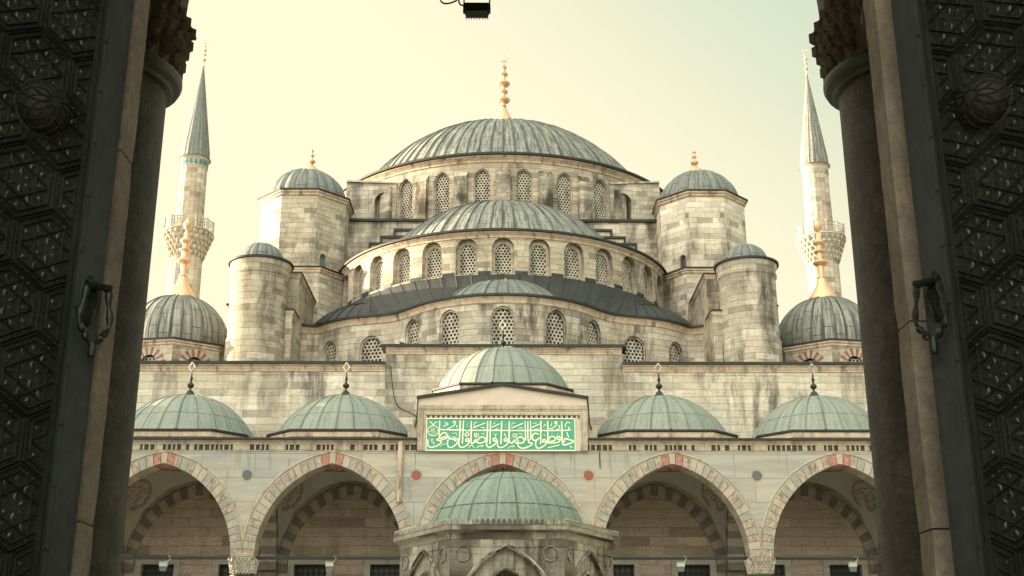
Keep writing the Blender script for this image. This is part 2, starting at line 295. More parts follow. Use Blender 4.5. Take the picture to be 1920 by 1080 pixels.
# ------------------------------------------------------------------ mesh building
col = sc.collection
class MB:
    def __init__(s): s.v = []; s.f = []; s.u = []; s.m = []
    def face(s, pts, uvs=None, mi=0):
        if uvs is None:
            a, b, c = Vector(pts[0]), Vector(pts[1]), Vector(pts[2])
            n = (b - a).cross(c - b)
            if len(pts) > 3 and n.length < 1e-9: n = (c - a).cross(Vector(pts[3]) - a)
            if n.length > 0: n.normalize()
            if abs(n.z) > 0.75: uvs = [(p[0], p[1]) for p in pts]
            else:
                t = Vector((-n.y, n.x, 0)).normalized()
                uvs = [(p[0] * t.x + p[1] * t.y + 0.31 * n.x, p[2]) for p in pts]
        i = len(s.v); s.v += [tuple(p) for p in pts]; s.f.append(tuple(range(i, i + len(pts)))); s.u.append(uvs); s.m.append(mi)
    def box(s, x0, x1, y0, y1, z0, z1, mi=0):
        c = [(x, y, z) for z in (z0, z1) for x, y in ((x0, y0), (x1, y0), (x1, y1), (x0, y1))]
        for q in ((0, 1, 5, 4), (1, 2, 6, 5), (2, 3, 7, 6), (3, 0, 4, 7), (4, 5, 6, 7), (3, 2, 1, 0)): s.face([c[k] for k in q], None, mi)
    def prism(s, poly, z0, z1, mi=0, mit=None, bottom=True):      # poly counter-clockwise
        n = len(poly)
        for i in range(n):
            a, b = poly[i], poly[(i + 1) % n]
            s.face([(a[0], a[1], z0), (b[0], b[1], z0), (b[0], b[1], z1), (a[0], a[1], z1)], None, mi)
        s.face([(p[0], p[1], z1) for p in poly], None, mi if mit is None else mit)
        if bottom: s.face([(p[0], p[1], z0) for p in reversed(poly)], None, mi)
    def frustum(s, p0, z0, p1, z1, mi=0, top=False):
        n = len(p0)
        for i in range(n):
            j = (i + 1) % n
            s.face([(*p0[i], z0), (*p0[j], z0), (*p1[j], z1), (*p1[i], z1)], None, mi)
        if top: s.face([(*p, z1) for p in p1], None, mi)
    def lathe(s, prof, n, cx, cy, mis=None, a0=0.0, a1=2 * PI, rmod=None, us=None, cap=False):
        # prof: (r, z) from the outside bottom upwards
        L = [0]
        for i in range(1, len(prof)): L.append(L[-1] + math.hypot(prof[i][0] - prof[i - 1][0], prof[i][1] - prof[i - 1][1]))
        R0 = max(p[0] for p in prof)
        for k in range(n):
            t0, t1 = a0 + (a1 - a0) * k / n, a0 + (a1 - a0) * (k + 1) / n
            for i in range(len(prof) - 1):
                (r0, z0), (r1, z1) = prof[i], prof[i + 1]
                m0, m1 = (rmod(t0) if rmod else 1), (rmod(t1) if rmod else 1)
                P = [(cx + r0 * m0 * math.cos(t0), cy + r0 * m0 * math.sin(t0), z0), (cx + r0 * m1 * math.cos(t1), cy + r0 * m1 * math.sin(t1), z0),
                     (cx + r1 * m1 * math.cos(t1), cy + r1 * m1 * math.sin(t1), z1), (cx + r1 * m0 * math.cos(t0), cy + r1 * m0 * math.sin(t0), z1)]
                u0, u1 = (t0 * R0, t1 * R0) if us is None else (us(t0), us(t1))
                v0, v1 = (z0, z1) if us is None else (L[i], L[i + 1])
                U = [(u0, v0), (u1, v0), (u1, v1), (u0, v1)]
                if r1 < 1e-6: P, U = P[:3], U[:3]
                elif r0 < 1e-6: P, U = [P[0], P[2], P[3]], [U[0], U[2], U[3]]
                s.face(P, U, mis[i] if mis else 0)
    def tube(s, pts, r, n=6, mi=0):
        pts = [Vector(p) for p in pts]; rings = []
        for i, p in enumerate(pts):
            t = (pts[min(i + 1, len(pts) - 1)] - pts[max(i - 1, 0)]).normalized()
            a = t.cross(Vector((0, 0, 1)) if abs(t.z) < 0.9 else Vector((0, 1, 0))).normalized(); b = a.cross(t)
            rr = r[i] if isinstance(r, (list, tuple)) else r
            rings.append([p + (a * math.cos(2 * PI * k / n) + b * math.sin(2 * PI * k / n)) * rr for k in range(n)])
        for i in range(len(rings) - 1):
            for k in range(n):
                s.face([rings[i][k], rings[i + 1][k], rings[i + 1][(k + 1) % n], rings[i][(k + 1) % n]], None, mi)
        s.face(list(rings[0]), None, mi); s.face(list(reversed(rings[-1])), None, mi)
    def build(s, name, mats, parent=None, label=None, sharp=32):
        me = bpy.data.meshes.new(name)
        off = root_loc(parent)
        idx = {}; vs = []; fs = []
        keep = []
        for fi, f in enumerate(s.f):
            q = []
            for i in f:
                p = s.v[i]; k = (round(p[0], 4), round(p[1], 4), round(p[2], 4))
                if k not in idx: idx[k] = len(vs); vs.append((p[0] - off[0], p[1] - off[1], p[2] - off[2]))
                q.append(idx[k])
            if len(set(q)) < 3 or len(set(q)) != len(q):
                qq = []; uu = []
                for a, b in zip(q, s.u[fi]):
                    if a not in qq: qq.append(a); uu.append(b)
                if len(qq) < 3: continue
                fs.append(qq); keep.append((fi, uu))
            else: fs.append(q); keep.append((fi, s.u[fi]))
        me.from_pydata(vs, [], fs)
        ul = me.uv_layers.new(name='UVMap')
        flat = [c for _, uu in keep for p in uu for c in (p[0], p[1])]
        ul.data.foreach_set('uv', flat)
        for m in (mats if isinstance(mats, (list, tuple)) else [mats]): me.materials.append(M[m])
        me.polygons.foreach_set('material_index', [s.m[k] for k, _ in keep])
        me.polygons.foreach_set('use_smooth', [True] * len(fs))
        me.update(); me.set_sharp_from_angle(angle=R(sharp))
        o = bpy.data.objects.new(name, me); col.objects.link(o)
        if parent: o.parent = parent
        if label: o['label'] = label
        return o
def root_loc(p):
    while p is not None and p.parent is not None: p = p.parent
    return (0, 0, 0) if p is None else tuple(p.location)
def thing(name, label, cat, loc, group=None):
    o = bpy.data.objects.new(name, None); col.objects.link(o); o.location = loc
    o['label'] = label; o['category'] = cat
    if group: o['group'] = group
    o.empty_display_size = 0.5
    return o
def tag(o, label, cat, group=None):
    o['label'] = label; o['category'] = cat
    if group: o['group'] = group
    return o
def place(me_obj, parent, loc, rz=0, label=None):         # a copy of a built part (and its sub-parts) at a world place
    off = root_loc(parent)
    c = me_obj.copy(); col.objects.link(c); c.parent = parent
    c.location = (loc[0] - off[0], loc[1] - off[1], loc[2] - off[2]); c.rotation_euler = (0, 0, rz)
    for ch in me_obj.children:
        g = ch.copy(); col.objects.link(g); g.parent = c
    return c

class Path:
    def __init__(s, pts):
        s.p = [Vector((a, b)) for a, b in pts]; s.L = [0]
        for i in range(1, len(s.p)): s.L.append(s.L[-1] + (s.p[i] - s.p[i - 1]).length)
        s.len = s.L[-1]
        s.t = []
        for i in range(len(s.p)):
            a, b = s.p[max(0, i - 1)], s.p[min(len(s.p) - 1, i + 1)]; s.t.append((b - a).normalized())
    def at(s, x, d=0.0, z=0.0):
        x2 = min(max(x, 0), s.len); i = 0
        lo, hi = 0, len(s.L) - 2
        while lo < hi:
            mid = (lo + hi + 1) // 2
            if s.L[mid] <= x2: lo = mid
            else: hi = mid - 1
        i = lo; k = (x2 - s.L[i]) / max(1e-9, s.L[i + 1] - s.L[i])
        p = s.p[i].lerp(s.p[i + 1], k); t = s.t[i].lerp(s.t[i + 1], k).normalized()
        return (p.x - t.y * d, p.y + t.x * d, z)
    def ang(s, x):
        a, b = s.at(x - 0.05), s.at(x + 0.05); return math.atan2(b[1] - a[1], b[0] - a[0])
    def s_of_x(s, X):
        best = min(range(2001), key=lambda i: abs(s.at(s.len * i / 2000)[0] - X)); return s.len * best / 2000
def line(x0, y0, x1, y1, n=2): return Path([(x0 + (x1 - x0) * i / (n - 1), y0 + (y1 - y0) * i / (n - 1)) for i in range(n)])
def arc_path(cx, cy, r, a0, a1, n=80): return Path([(cx + r * math.cos(a0 + (a1 - a0) * i / (n - 1)), cy + r * math.sin(a0 + (a1 - a0) * i / (n - 1))) for i in range(n)])
def spline(pts, n=8):
    o = []
    P = [pts[0]] + pts + [pts[-1]]
    for i in range(1, len(P) - 2):
        for k in range(n):
            t = k / n; a, b, c, d_ = P[i - 1], P[i], P[i + 1], P[i + 2]
            o.append(tuple(0.5 * (2 * b[j] + (c[j] - a[j]) * t + (2 * a[j] - 5 * b[j] + 4 * c[j] - d_[j]) * t * t + (3 * b[j] - a[j] - 3 * c[j] + d_[j]) * t ** 3) for j in range(len(b))))
    o.append(tuple(pts[-1])); return o

def outline(w, zb, zs, rise, n=14):
    h = w / 2; c = max(0.0, (rise * rise - h * h) / (2 * h)); r = h + c
    if rise < h: c = 0; r = h
    am = math.atan2(rise if rise >= h else h, c)
    L = []
    for i in range(n + 1):
        a = am * i / n
        z = r * math.sin(a)
        if rise < h: z *= rise / h
        L.append((c - r * math.cos(a) , z))
    L = [(x, zs + z) for x, z in L]; L[-1] = (0.0, zs + rise)
    pts = [(-h, zb)] + L + [(-x, z) for x, z in reversed(L[:-1])] + [(h, zb)]
    return pts
def wall(mb, path, z0, z1, ops=(), ds=0.6, mi=0, s0=0.0, s1=None, mr=None):
    if s1 is None: s1 = path.len
    if mr is None: mr = mi
    def gap(a, b):
        k = max(1, int((b - a) / ds + 0.5))
        for i in range(k):
            x, y = a + (b - a) * i / k, a + (b - a) * (i + 1) / k
            mb.face([path.at(x, 0, z0), path.at(y, 0, z0), path.at(y, 0, z1), path.at(x, 0, z1)], [(x, z0), (y, z0), (y, z1), (x, z1)], mi)
    cur = s0
    for o in sorted(ops, key=lambda q: q['s']):
        steps = o['steps']; w0, zb, zs, rise, _ = steps[0]; c = o['s']
        gap(cur, c - w0 / 2); cur = c + w0 / 2
        if zb > z0 + 1e-4:
            mb.face([path.at(c - w0 / 2, 0, z0), path.at(c + w0 / 2, 0, z0), path.at(c + w0 / 2, 0, zb), path.at(c - w0 / 2, 0, zb)],
                    [(c - w0 / 2, z0), (c + w0 / 2, z0), (c + w0 / 2, zb), (c - w0 / 2, zb)], mi)
        ol = outline(w0, zb, zs, rise)
        for (xa, za), (xb, zb_) in zip(ol[1:-2], ol[2:-1]):
            if xb - xa < 1e-5: continue
            mb.face([path.at(c + xa, 0, za), path.at(c + xb, 0, zb_), path.at(c + xb, 0, z1), path.at(c + xa, 0, z1)],
                    [(c + xa, za), (c + xb, zb_), (c + xb, z1), (c + xa, z1)], mi)
        dprev = 0.0
        for si, (w_, zb1, zs1, rise1, dep) in enumerate(steps):
            cu = outline(w_, zb1, zs1, rise1)
            if si > 0:
                pv = outline(*steps[si - 1][:4])
                for (a, b), (e, f) in zip(zip(pv, pv[1:]), zip(cu, cu[1:])):
                    mb.face([path.at(c + a[0], dprev, a[1]), path.at(c + e[0], dprev, e[1]), path.at(c + f[0], dprev, f[1]), path.at(c + b[0], dprev, b[1])],
                            [(c + a[0], a[1]), (c + e[0], e[1]), (c + f[0], f[1]), (c + b[0], b[1])][::1], mr)
            acc = 0
            seq = list(zip(cu, cu[1:])) + ([(cu[-1], cu[0])] if zb > z0 + 1e-4 else [])
            for a, b in seq:
                l = math.hypot(a[0] - b[0], a[1] - b[1])
                mb.face([path.at(c + a[0], dprev, a[1]), path.at(c + a[0], dep, a[1]), path.at(c + b[0], dep, b[1]), path.at(c + b[0], dprev, b[1])],
                        [(dprev, acc), (dep, acc), (dep, acc + l), (dprev, acc + l)], mr)
                acc += l
            dprev = dep
    gap(cur, s1)
def sweep(mb, path, prof, s0=0, s1=None, ds=0.4, mis=None, ends=True):      # prof: (out, z)
    if s1 is None: s1 = path.len
    k = max(1, int((s1 - s0) / ds + 0.5))
    for i in range(k):
        a, b = s0 + (s1 - s0) * i / k, s0 + (s1 - s0) * (i + 1) / k
        for j in range(len(prof) - 1):
            (o0, z0), (o1, z1) = prof[j], prof[j + 1]
            mb.face([path.at(a, -o0, z0), path.at(b, -o0, z0), path.at(b, -o1, z1), path.at(a, -o1, z1)],
                    [(a, z0 - o0), (b, z0 - o0), (b, z1 - o1), (a, z1 - o1)], mis[j] if mis else 0)
    if ends and len(prof) > 2:
        mi = mis[-1] if mis else 0
        mb.face([path.at(s0, -o, z) for o, z in reversed(prof)], None, mi); mb.face([path.at(s1, -o, z) for o, z in prof], None, mi)
def voussoirs(mb, path, c, w_, zs, rise, band, n, front, back, colour, sub=2, soffit=True, outer=True, proud=None):
    N = n * sub
    def samp(w2, rs):
        ol = outline(w2, zs, zs, rs, 60)[1:-1]
        L = [0]
        for a, b in zip(ol, ol[1:]): L.append(L[-1] + math.hypot(a[0] - b[0], a[1] - b[1]))
        o = []
        for i in range(N + 1):
            t = L[-1] * i / N; j = 0
            while j < len(L) - 2 and L[j + 1] < t: j += 1
            k = (t - L[j]) / max(1e-9, L[j + 1] - L[j]); o.append((ol[j][0] + (ol[j + 1][0] - ol[j][0]) * k, ol[j][1] + (ol[j + 1][1] - ol[j][1]) * k))
        return o, L[-1]
    I, Li = samp(w_, rise); O, Lo = samp(w_ + 2 * band, rise + band)
    for i in range(N):
        m = colour(i // sub, n)
        a, b, e, f = I[i], I[i + 1], O[i + 1], O[i]
        uvf = [(c + p[0], p[1]) for p in (a, f, e, b)]
        mb.face([path.at(c + p[0], front, p[1]) for p in (a, f, e, b)][::-1], uvf[::-1], m)
        if back is not None:
            if soffit: mb.face([path.at(c + a[0], front, a[1]), path.at(c + a[0], back, a[1]), path.at(c + b[0], back, b[1]), path.at(c + b[0], front, b[1])][::-1], None, m)
            if outer: mb.face([path.at(c + f[0], front, f[1]), path.at(c + f[0], back, f[1]), path.at(c + e[0], back, e[1]), path.at(c + e[0], front, e[1])], None, m)
            mb.face([path.at(c + p[0], back, p[1]) for p in (a, f, e, b)], uvf, m)

# ------------------------------------------------------------------ domes, finials, windows
def dome(parent, cx, cy, cz, S, zbase, ribs, mat, name='dome', rib=0.05, rw=0.09, scallop=0.0, rot=0.0, zscale=1.0, rows=18, a0=0, a1=2 * PI, flare=0.0):
    mb = MB(); b0 = math.asin(max(-1, min(1, (zbase - cz) / (S * zscale))))
    prof = []
    for i in range(rows + 1):
        b = b0 + (PI / 2 - b0) * i / rows
        prof.append((S * math.cos(b), cz + S * zscale * math.sin(b)))
    if flare: prof = [(prof[0][0] + flare, zbase - flare * 0.35), (prof[0][0] + flare * 0.35, zbase + flare * 0.05)] + prof[1:]
    per = 8; n = ribs * per
    half = rw / (2 * prof[0][0] * 2 * PI / ribs) if prof[0][0] > 0 else 0.1
    half = min(0.2, rw / (2 * PI * prof[0][0] / ribs) / 2)
    fr = [0, half * 0.55, half, half + 0.12, 0.5, 1 - half - 0.12, 1 - half, 1 - half * 0.55]
    bmp = [1, 1, 0, 0, 0, 0, 0, 1]
    angs = []
    for k in range(ribs):
        for q in range(8): angs.append((k + fr[q], bmp[q], fr[q]))
    angs.append((ribs, 1, 1.0))
    L = [0]
    for i in range(1, len(prof)): L.append(L[-1] + math.hypot(prof[i][0] - prof[i - 1][0], prof[i][1] - prof[i - 1][1]))
    rj = random.Random(int(cx * 31 + cz * 17 + ribs)); jit = [rj.uniform(-0.09, 0.09) for _ in range(ribs)]; dent = [rj.uniform(0.4, 1.25) for _ in range(ribs)]
    def P(j, i):
        a, bp, f = angs[j]; r, z = prof[i]
        k0 = int(a) if f < 1.0 else ribs - 1
        a = a + jit[k0 % ribs] * (1 - f) + jit[(k0 + 1) % ribs] * f
        bp = bp * dent[(k0 + (1 if f > 0.5 else 0)) % ribs]
        t = a0 + rot + (a1 - a0) * a / ribs
        taper = min(1.0, r / (0.25 * S))
        e = rib * bp * taper + scallop * math.sin(PI * f) * taper
        nx = r / S; nz = (z - cz) / (S * zscale)
        rr = r + e * nx
        return (cx + rr * math.cos(t), cy + rr * math.sin(t), z + e * nz)
    for j in range(len(angs) - 1):
        for i in range(len(prof) - 1):
            u0, u1 = angs[j][0] + 0.0, angs[j + 1][0]
            pts = [P(j, i), P(j + 1, i), P(j + 1, i + 1), P(j, i + 1)]
            uv = [(u0, L[i]), (u1, L[i]), (u1, L[i + 1]), (u0, L[i + 1])]
            if i == len(prof) - 2: pts, uv = pts[:3], uv[:3]
            mb.face(pts, uv, 0)
    return mb.build(name, mat, parent, sharp=28)
def bulbs(z0, items, r0):      # items: (z, r, half height); thin rod between
    p = [(r0, z0)]
    for z, r, h in items:
        p += [(r0, z - h)]
        for k in range(1, 8):
            t = -1 + 2 * k / 8; p.append((max(r0, r * math.sqrt(1 - t * t) * (1 if t < 0 else 1 - 0.25 * t)), z + h * t))
        p += [(r0 * 0.9, z + h)]
    return p
def crescent(mb, cx, cy, z, r, t, open_=0.7):
    pts = []; rr = []
    for i in range(21):
        a = PI / 2 + open_ / 2 + (2 * PI - open_) * i / 20
        pts.append((cx + r * math.cos(a), cy, z + r * math.sin(a))); rr.append(t * (0.35 + 0.65 * math.sin(PI * i / 20)))
    mb.tube(pts, rr, 6)
def octa(cx, cy, rin, rot=0.0, n=8, sx=1.0):
    rc = rin / math.cos(PI / n)
    return [(cx + rc * math.cos(rot + PI / n + 2 * PI * k / n) * sx, cy + rc * math.sin(rot + PI / n + 2 * PI * k / n)) for k in range(n)]

def lattice(name, w_, h, pitch, pane='pane', hole=0.36, t=0.07):
    mb = MB(); rowh = pitch * 0.866; nr = int(h / rowh) + 2
    for j in range(nr):
        zc = j * rowh; o = (pitch / 2 if j % 2 else 0)
        k0 = int(-(w_ / 2 + pitch) / pitch) - 1
        for k in range(k0, -k0 + 1):
            xc = k * pitch + o
            if abs(xc) > w_ / 2 + pitch * 0.3 or zc > h + 0.05: continue
            out_ = [(xc + pitch * 0.5774 * math.sin(PI / 3 * q), zc + pitch * 0.5774 * math.cos(PI / 3 * q)) for q in range(6)]
            inn = [(xc + pitch * hole * math.sin(PI / 3 * q), zc + pitch * hole * math.cos(PI / 3 * q)) for q in range(6)]
            for q in range(6):
                r_ = (q + 1) % 6
                mb.face([(out_[q][0], 0, out_[q][1]), (inn[q][0], 0, inn[q][1]), (inn[r_][0], 0, inn[r_][1]), (out_[r_][0], 0, out_[r_][1])], [(0, 0)] * 4, 0)
                mb.face([(inn[q][0], 0, inn[q][1]), (inn[q][0], t, inn[q][1]), (inn[r_][0], t, inn[r_][1]), (inn[r_][0], 0, inn[r_][1])], [(0, 0)] * 4, 0)
    o = mb.build(name, 'lattice', None, sharp=20)
    p = MB(); p.face([(-w_ / 2 - 0.1, t + 0.05, -0.1), (w_ / 2 + 0.1, t + 0.05, -0.1), (w_ / 2 + 0.1, t + 0.05, h + 0.15), (-w_ / 2 - 0.1, t + 0.05, h + 0.15)])
    g = p.build('pane', pane, None); g.parent = o
    return o
def drop(proto):
    for ch in list(proto.children): bpy.data.objects.remove(ch)
    bpy.data.objects.remove(proto)

# ------------------------------------------------------------------ ground
g = MB(); g.face([(-1500, -1500, 0), (1500, -1500, 0), (1500, 1500, 0), (-1500, 1500, 0)])
o = g.build('ground', 'jamb'); o['kind'] = 'structure'; o.data.materials[0] = plain('dusty_ground', (0.26, 0.23, 0.18), 0.95, 0.2, 0.05)
g = MB(); g.face([(-24, 9, 0.004), (24, 9, 0.004), (24, 51, 0.004), (-24, 51, 0.004)])
M['paving'] = marble('courtyard_paving', (0.42, 0.38, 0.30), (0.32, 0.30, 0.26), (1.1, 0.8), 0.012)
o = g.build('courtyard_pavement', 'paving'); o['kind'] = 'structure'

# ------------------------------------------------------------------ courtyard arcades
def offset_poly(poly, d_):
    n = len(poly); o = []
    for i in range(n):
        a, b, c = Vector(poly[i - 1]), Vector(poly[i]), Vector(poly[(i + 1) % n])
        e1, e2 = (b - a).normalized(), (c - b).normalized()
        n1, n2 = Vector((e1.y, -e1.x)), Vector((e2.y, -e2.x))
        m = (n1 + n2).normalized(); o.append(tuple(b + m * (d_ / max(0.3, m.dot(n1)))))
    return o
def eave(mb, poly, z, out_, mi_stone, mi_lead, h=0.28):      # stone moulding with a thin lead coping on it
    p0, p1, p2 = poly, offset_poly(poly, out_ * 0.4), offset_poly(poly, out_ * 0.75)
    mb.frustum(offset_poly(poly, 0.01), z - h, p1, z - h * 0.75, mi_stone); mb.frustum(p1, z - h * 0.75, p1, z - h * 0.5, mi_stone)
    mb.frustum(p1, z - h * 0.5, p2, z - h * 0.3, mi_stone); mb.frustum(p2, z - h * 0.3, p2, z - 0.0, mi_stone)
    p3 = offset_poly(poly, out_)
    mb.frustum(p2, z, p3, z + 0.005, mi_lead); mb.frustum(p3, z + 0.005, p3, z + 0.1, mi_lead)
    mb.frustum(p3, z + 0.1, offset_poly(poly, -0.3), z + 0.16, mi_lead)

def capital(mb, x, y, z0, z1, r0, a, mi=0, tiers=5, per=5):
    # stalactite capital: a round neck growing to a square abacus through tiers of small pointed pendants
    def ring(t, n=32):
        e = 0.15 + 0.85 * t; pts = []
        for k in range(n):
            th = 2 * PI * k / n; c, s = math.cos(th), math.sin(th)
            q = 1 / max(abs(c), abs(s)); rr = (r0 * (1 - t) + a * t) * ((1 - e) + e * min(q, 1.30))
            pts.append((x + rr * c, y + rr * s))
        return pts
    H = z1 - z0; zt = [z0 + H * k / (tiers + 0.6) for k in range(tiers + 1)]
    mb.frustum(ring(0), z0, ring(0.12), zt[1], mi)
    for k in range(tiers):
        t0, t1 = k / tiers, (k + 1) / tiers
        mb.frustum(ring(t0 * 0.9), zt[k], ring(t1 * 0.9), zt[k + 1], mi)
        N = 4 * per + 4 * (k % 2); R_ = ring(t1 * 0.94, 4 * 32)
        for q in range(N):
            i = int((q + 0.5 * (k % 2)) * len(R_) / N) % len(R_)
            px, py = R_[i]; j = (i + 1) % len(R_)
            tx, ty = R_[j][0] - R_[i - 1][0], R_[j][1] - R_[i - 1][1]; l = math.hypot(tx, ty); tx /= l; ty /= l
            w_ = 0.30 * 2 * PI * (r0 * (1 - t1) + a * t1) / N; nx, ny = ty, -tx; dz = zt[k + 1] - zt[k]
            top, bot = zt[k + 1] + dz * 0.25, zt[k] - dz * 0.15
            P = [(px + tx * w_ * u + nx * v, py + ty * w_ * u + ny * v) for u, v in ((-1, -0.06), (-0.75, 0.045), (0, 0.085), (0.75, 0.045), (1, -0.06))]
            Q = [(px - nx * 0.07 + tx * w_ * 0.25 * u, py - ny * 0.07 + ty * w_ * 0.25 * u) for u in (-1, -.6, 0, .6, 1)]
            mid = zt[k] + dz * 0.45
            for u in range(4):
                mb.face([(*Q[u], bot), (*Q[u + 1], bot), (*P[u + 1], mid), (*P[u], mid)], None, mi)
                mb.face([(*P[u], mid), (*P[u + 1], mid), (*P[u + 1], top), (*P[u], top)], None, mi)
            mb.face([(*p, top) for p in P], None, mi)
    sq = lambda h: [(x - h, y - h), (x + h, y - h), (x + h, y + h), (x - h, y + h)]
    mb.frustum(sq(a * 0.98), zt[-1], sq(a * 1.0), zt[-1] + 0.02, mi)
    mb.prism(sq(a * 1.0), zt[-1] + 0.02, z1 - H * 0.05, mi)
    mb.prism(sq(a * 1.05), z1 - H * 0.05, z1, mi)

def vault(parent, cx, cy, a, b, zs, rise, hd):
    mb = MB(); n = 48
    def pt(th, r):
        u, v = r * math.cos(th), r * math.sin(th)
        z = zs + rise + hd * math.sqrt(max(0, 1 - (r / 1.0) ** 2)) if r <= 1 else zs + rise * math.sqrt(max(0, 2 - u * u - v * v))
        return (cx + a * u, cy + b * v, z)
    for k in range(n):
        t0, t1 = 2 * PI * k / n, 2 * PI * (k + 1) / n
        m0, m1 = 1 / max(abs(math.cos(t0)), abs(math.sin(t0))), 1 / max(abs(math.cos(t1)), abs(math.sin(t1)))
        for i in range(8):
            f0, f1 = i / 8, (i + 1) / 8
            P = [pt(t0, 1 + (m0 - 1) * (1 - f0)), pt(t1, 1 + (m1 - 1) * (1 - f0)), pt(t1, 1 + (m1 - 1) * (1 - f1)), pt(t0, 1 + (m0 - 1) * (1 - f1))]
            mi = 1 if f0 > 0.8 else 0
            mb.face(P, [(k * 0.5, f0), (k * 0.5 + 0.5, f0), (k * 0.5 + 0.5, f1), (k * 0.5, f1)], 0)
        rs = [1.0, 0.96, 0.90, 0.84, 0.7, 0.5, 0.3, 0.0]
        for i in range(len(rs) - 1):
            P = [pt(t0, rs[i]), pt(t1, rs[i]), pt(t1, rs[i + 1]), pt(t0, rs[i + 1])]
            v0, v1 = (0.0, 0.0)
            band = i in (1, 2)
            if band: v0, v1 = ((0, 0.5) if i == 1 else (0.5, 1.0))
            u0, u1 = k * 0.9, k * 0.9 + 0.9
            U = [(u0, v0), (u1, v0), (u1, v1), (u0, v1)]
            if i == len(rs) - 2: P, U = P[:3], U[:3]
            mb.face(P, U, 1 if band else 0)
    v = mb.build('vault', ['vault', 'band'], parent)
    for su in (-1, 1):
        for sv in (1, -1):
            c0 = 0.80; rr = 0.165; m2 = MB()
            def q(u, w2):
                z = zs + rise * math.sqrt(max(0, 2 - u * u - w2 * w2)) - 0.02
                return (cx + a * u * 0.997, cy + b * w2 * 0.997, z)
            cen = q(su * c0, sv * c0)
            # keep the disc round on the curved surface: local axes across the pendentive
            for k in range(24):
                t0, t1 = 2 * PI * k / 24, 2 * PI * (k + 1) / 24
                for i in range(4):
                    f0, f1 = i / 4, (i + 1) / 4
                    def uv2(t, f):
                        e, g_ = f * rr * math.cos(t), f * rr * math.sin(t)         # e across, g up the slope
                        return (su * c0 + (e * su - g_ * su * 0.60) * 0.707 * 1.25, sv * c0 + (-e * sv - g_ * sv * 0.60) * 0.707 * 1.25)
                    P = [q(*uv2(t0, f0)), q(*uv2(t0, f1)), q(*uv2(t1, f1)), q(*uv2(t1, f0))]
                    U = [(f * math.cos(t), f * math.sin(t)) for t, f in ((t0, f0), (t0, f1), (t1, f1), (t1, f0))]
                    if i == 0: P, U = P[1:3] + [P[0]], U[1:3] + [U[0]]
                    m2.face(P, U)
            m2.build('painted_roundel', 'disc', v)
    return v

def roof_hole(mb, x0, x1, y0, y1, z, poly, cx, cy, mi=0):
    A = [math.atan2(p[1] - cy, p[0] - cx) for p in poly] + [math.atan2(y - cy, x - cx) for x in (x0, x1) for y in (y0, y1)]
    A = sorted(A); A.append(A[0] + 2 * PI)
    def rect(a):
        c, s = math.cos(a), math.sin(a); t = 1e9
        if c > 1e-9: t = min(t, (x1 - cx) / c)
        if c < -1e-9: t = min(t, (x0 - cx) / c)
        if s > 1e-9: t = min(t, (y1 - cy) / s)
        if s < -1e-9: t = min(t, (y0 - cy) / s)
        return (cx + c * t, cy + s * t, z)
    def pol(a):
        c, s = math.cos(a), math.sin(a); best = None
        for p, q in zip(poly, poly[1:] + poly[:1]):
            ex, ey = q[0] - p[0], q[1] - p[1]; dn = c * ey - s * ex
            if abs(dn) < 1e-9: continue
            t = ((p[0] - cx) * ey - (p[1] - cy) * ex) / dn; k = ((p[0] - cx) * s - (p[1] - cy) * c) / dn
            if t > 0 and -1e-6 <= k <= 1 + 1e-6: best = t if best is None else max(best, t)
        return (cx + c * best, cy + s * best, z)
    for a, b in zip(A, A[1:]):
        if b - a > 1e-6: mb.face([rect(a), rect(b), pol(b), pol(a)], None, mi)

def bronze_finial(parent, x, y, z, h=1.5):
    M.setdefault('fin', plain('dark_bronze_finial', (0.035, 0.035, 0.028), 0.5, 0.3, 6.0, metal=0.2))
    mb = MB(); k = h / 1.5
    mb.lathe([(0.26 * k, z - 0.05), (0.22 * k, z + 0.1 * k), (0.10 * k, z + 0.28 * k)] + bulbs(z + 0.3 * k, [(z + 0.52 * k, 0.15 * k, 0.13 * k), (z + 0.82 * k, 0.075 * k, 0.10 * k)], 0.045 * k) + [(0.02, z + 1.2 * k)], 12, x, y)
    f = mb.build('finial', 'fin', parent)
    m = MB(); zz = z + 1.34 * k
    for s in (-1, 1):      # pierced almond ornament
        m.tube([(x, y, zz - 0.20 * k), (x + s * 0.14 * k, y, zz), (x, y, zz + 0.20 * k)], 0.035 * k, 5)
    m.build('finial_ornament', 'lattice', f)
    return f

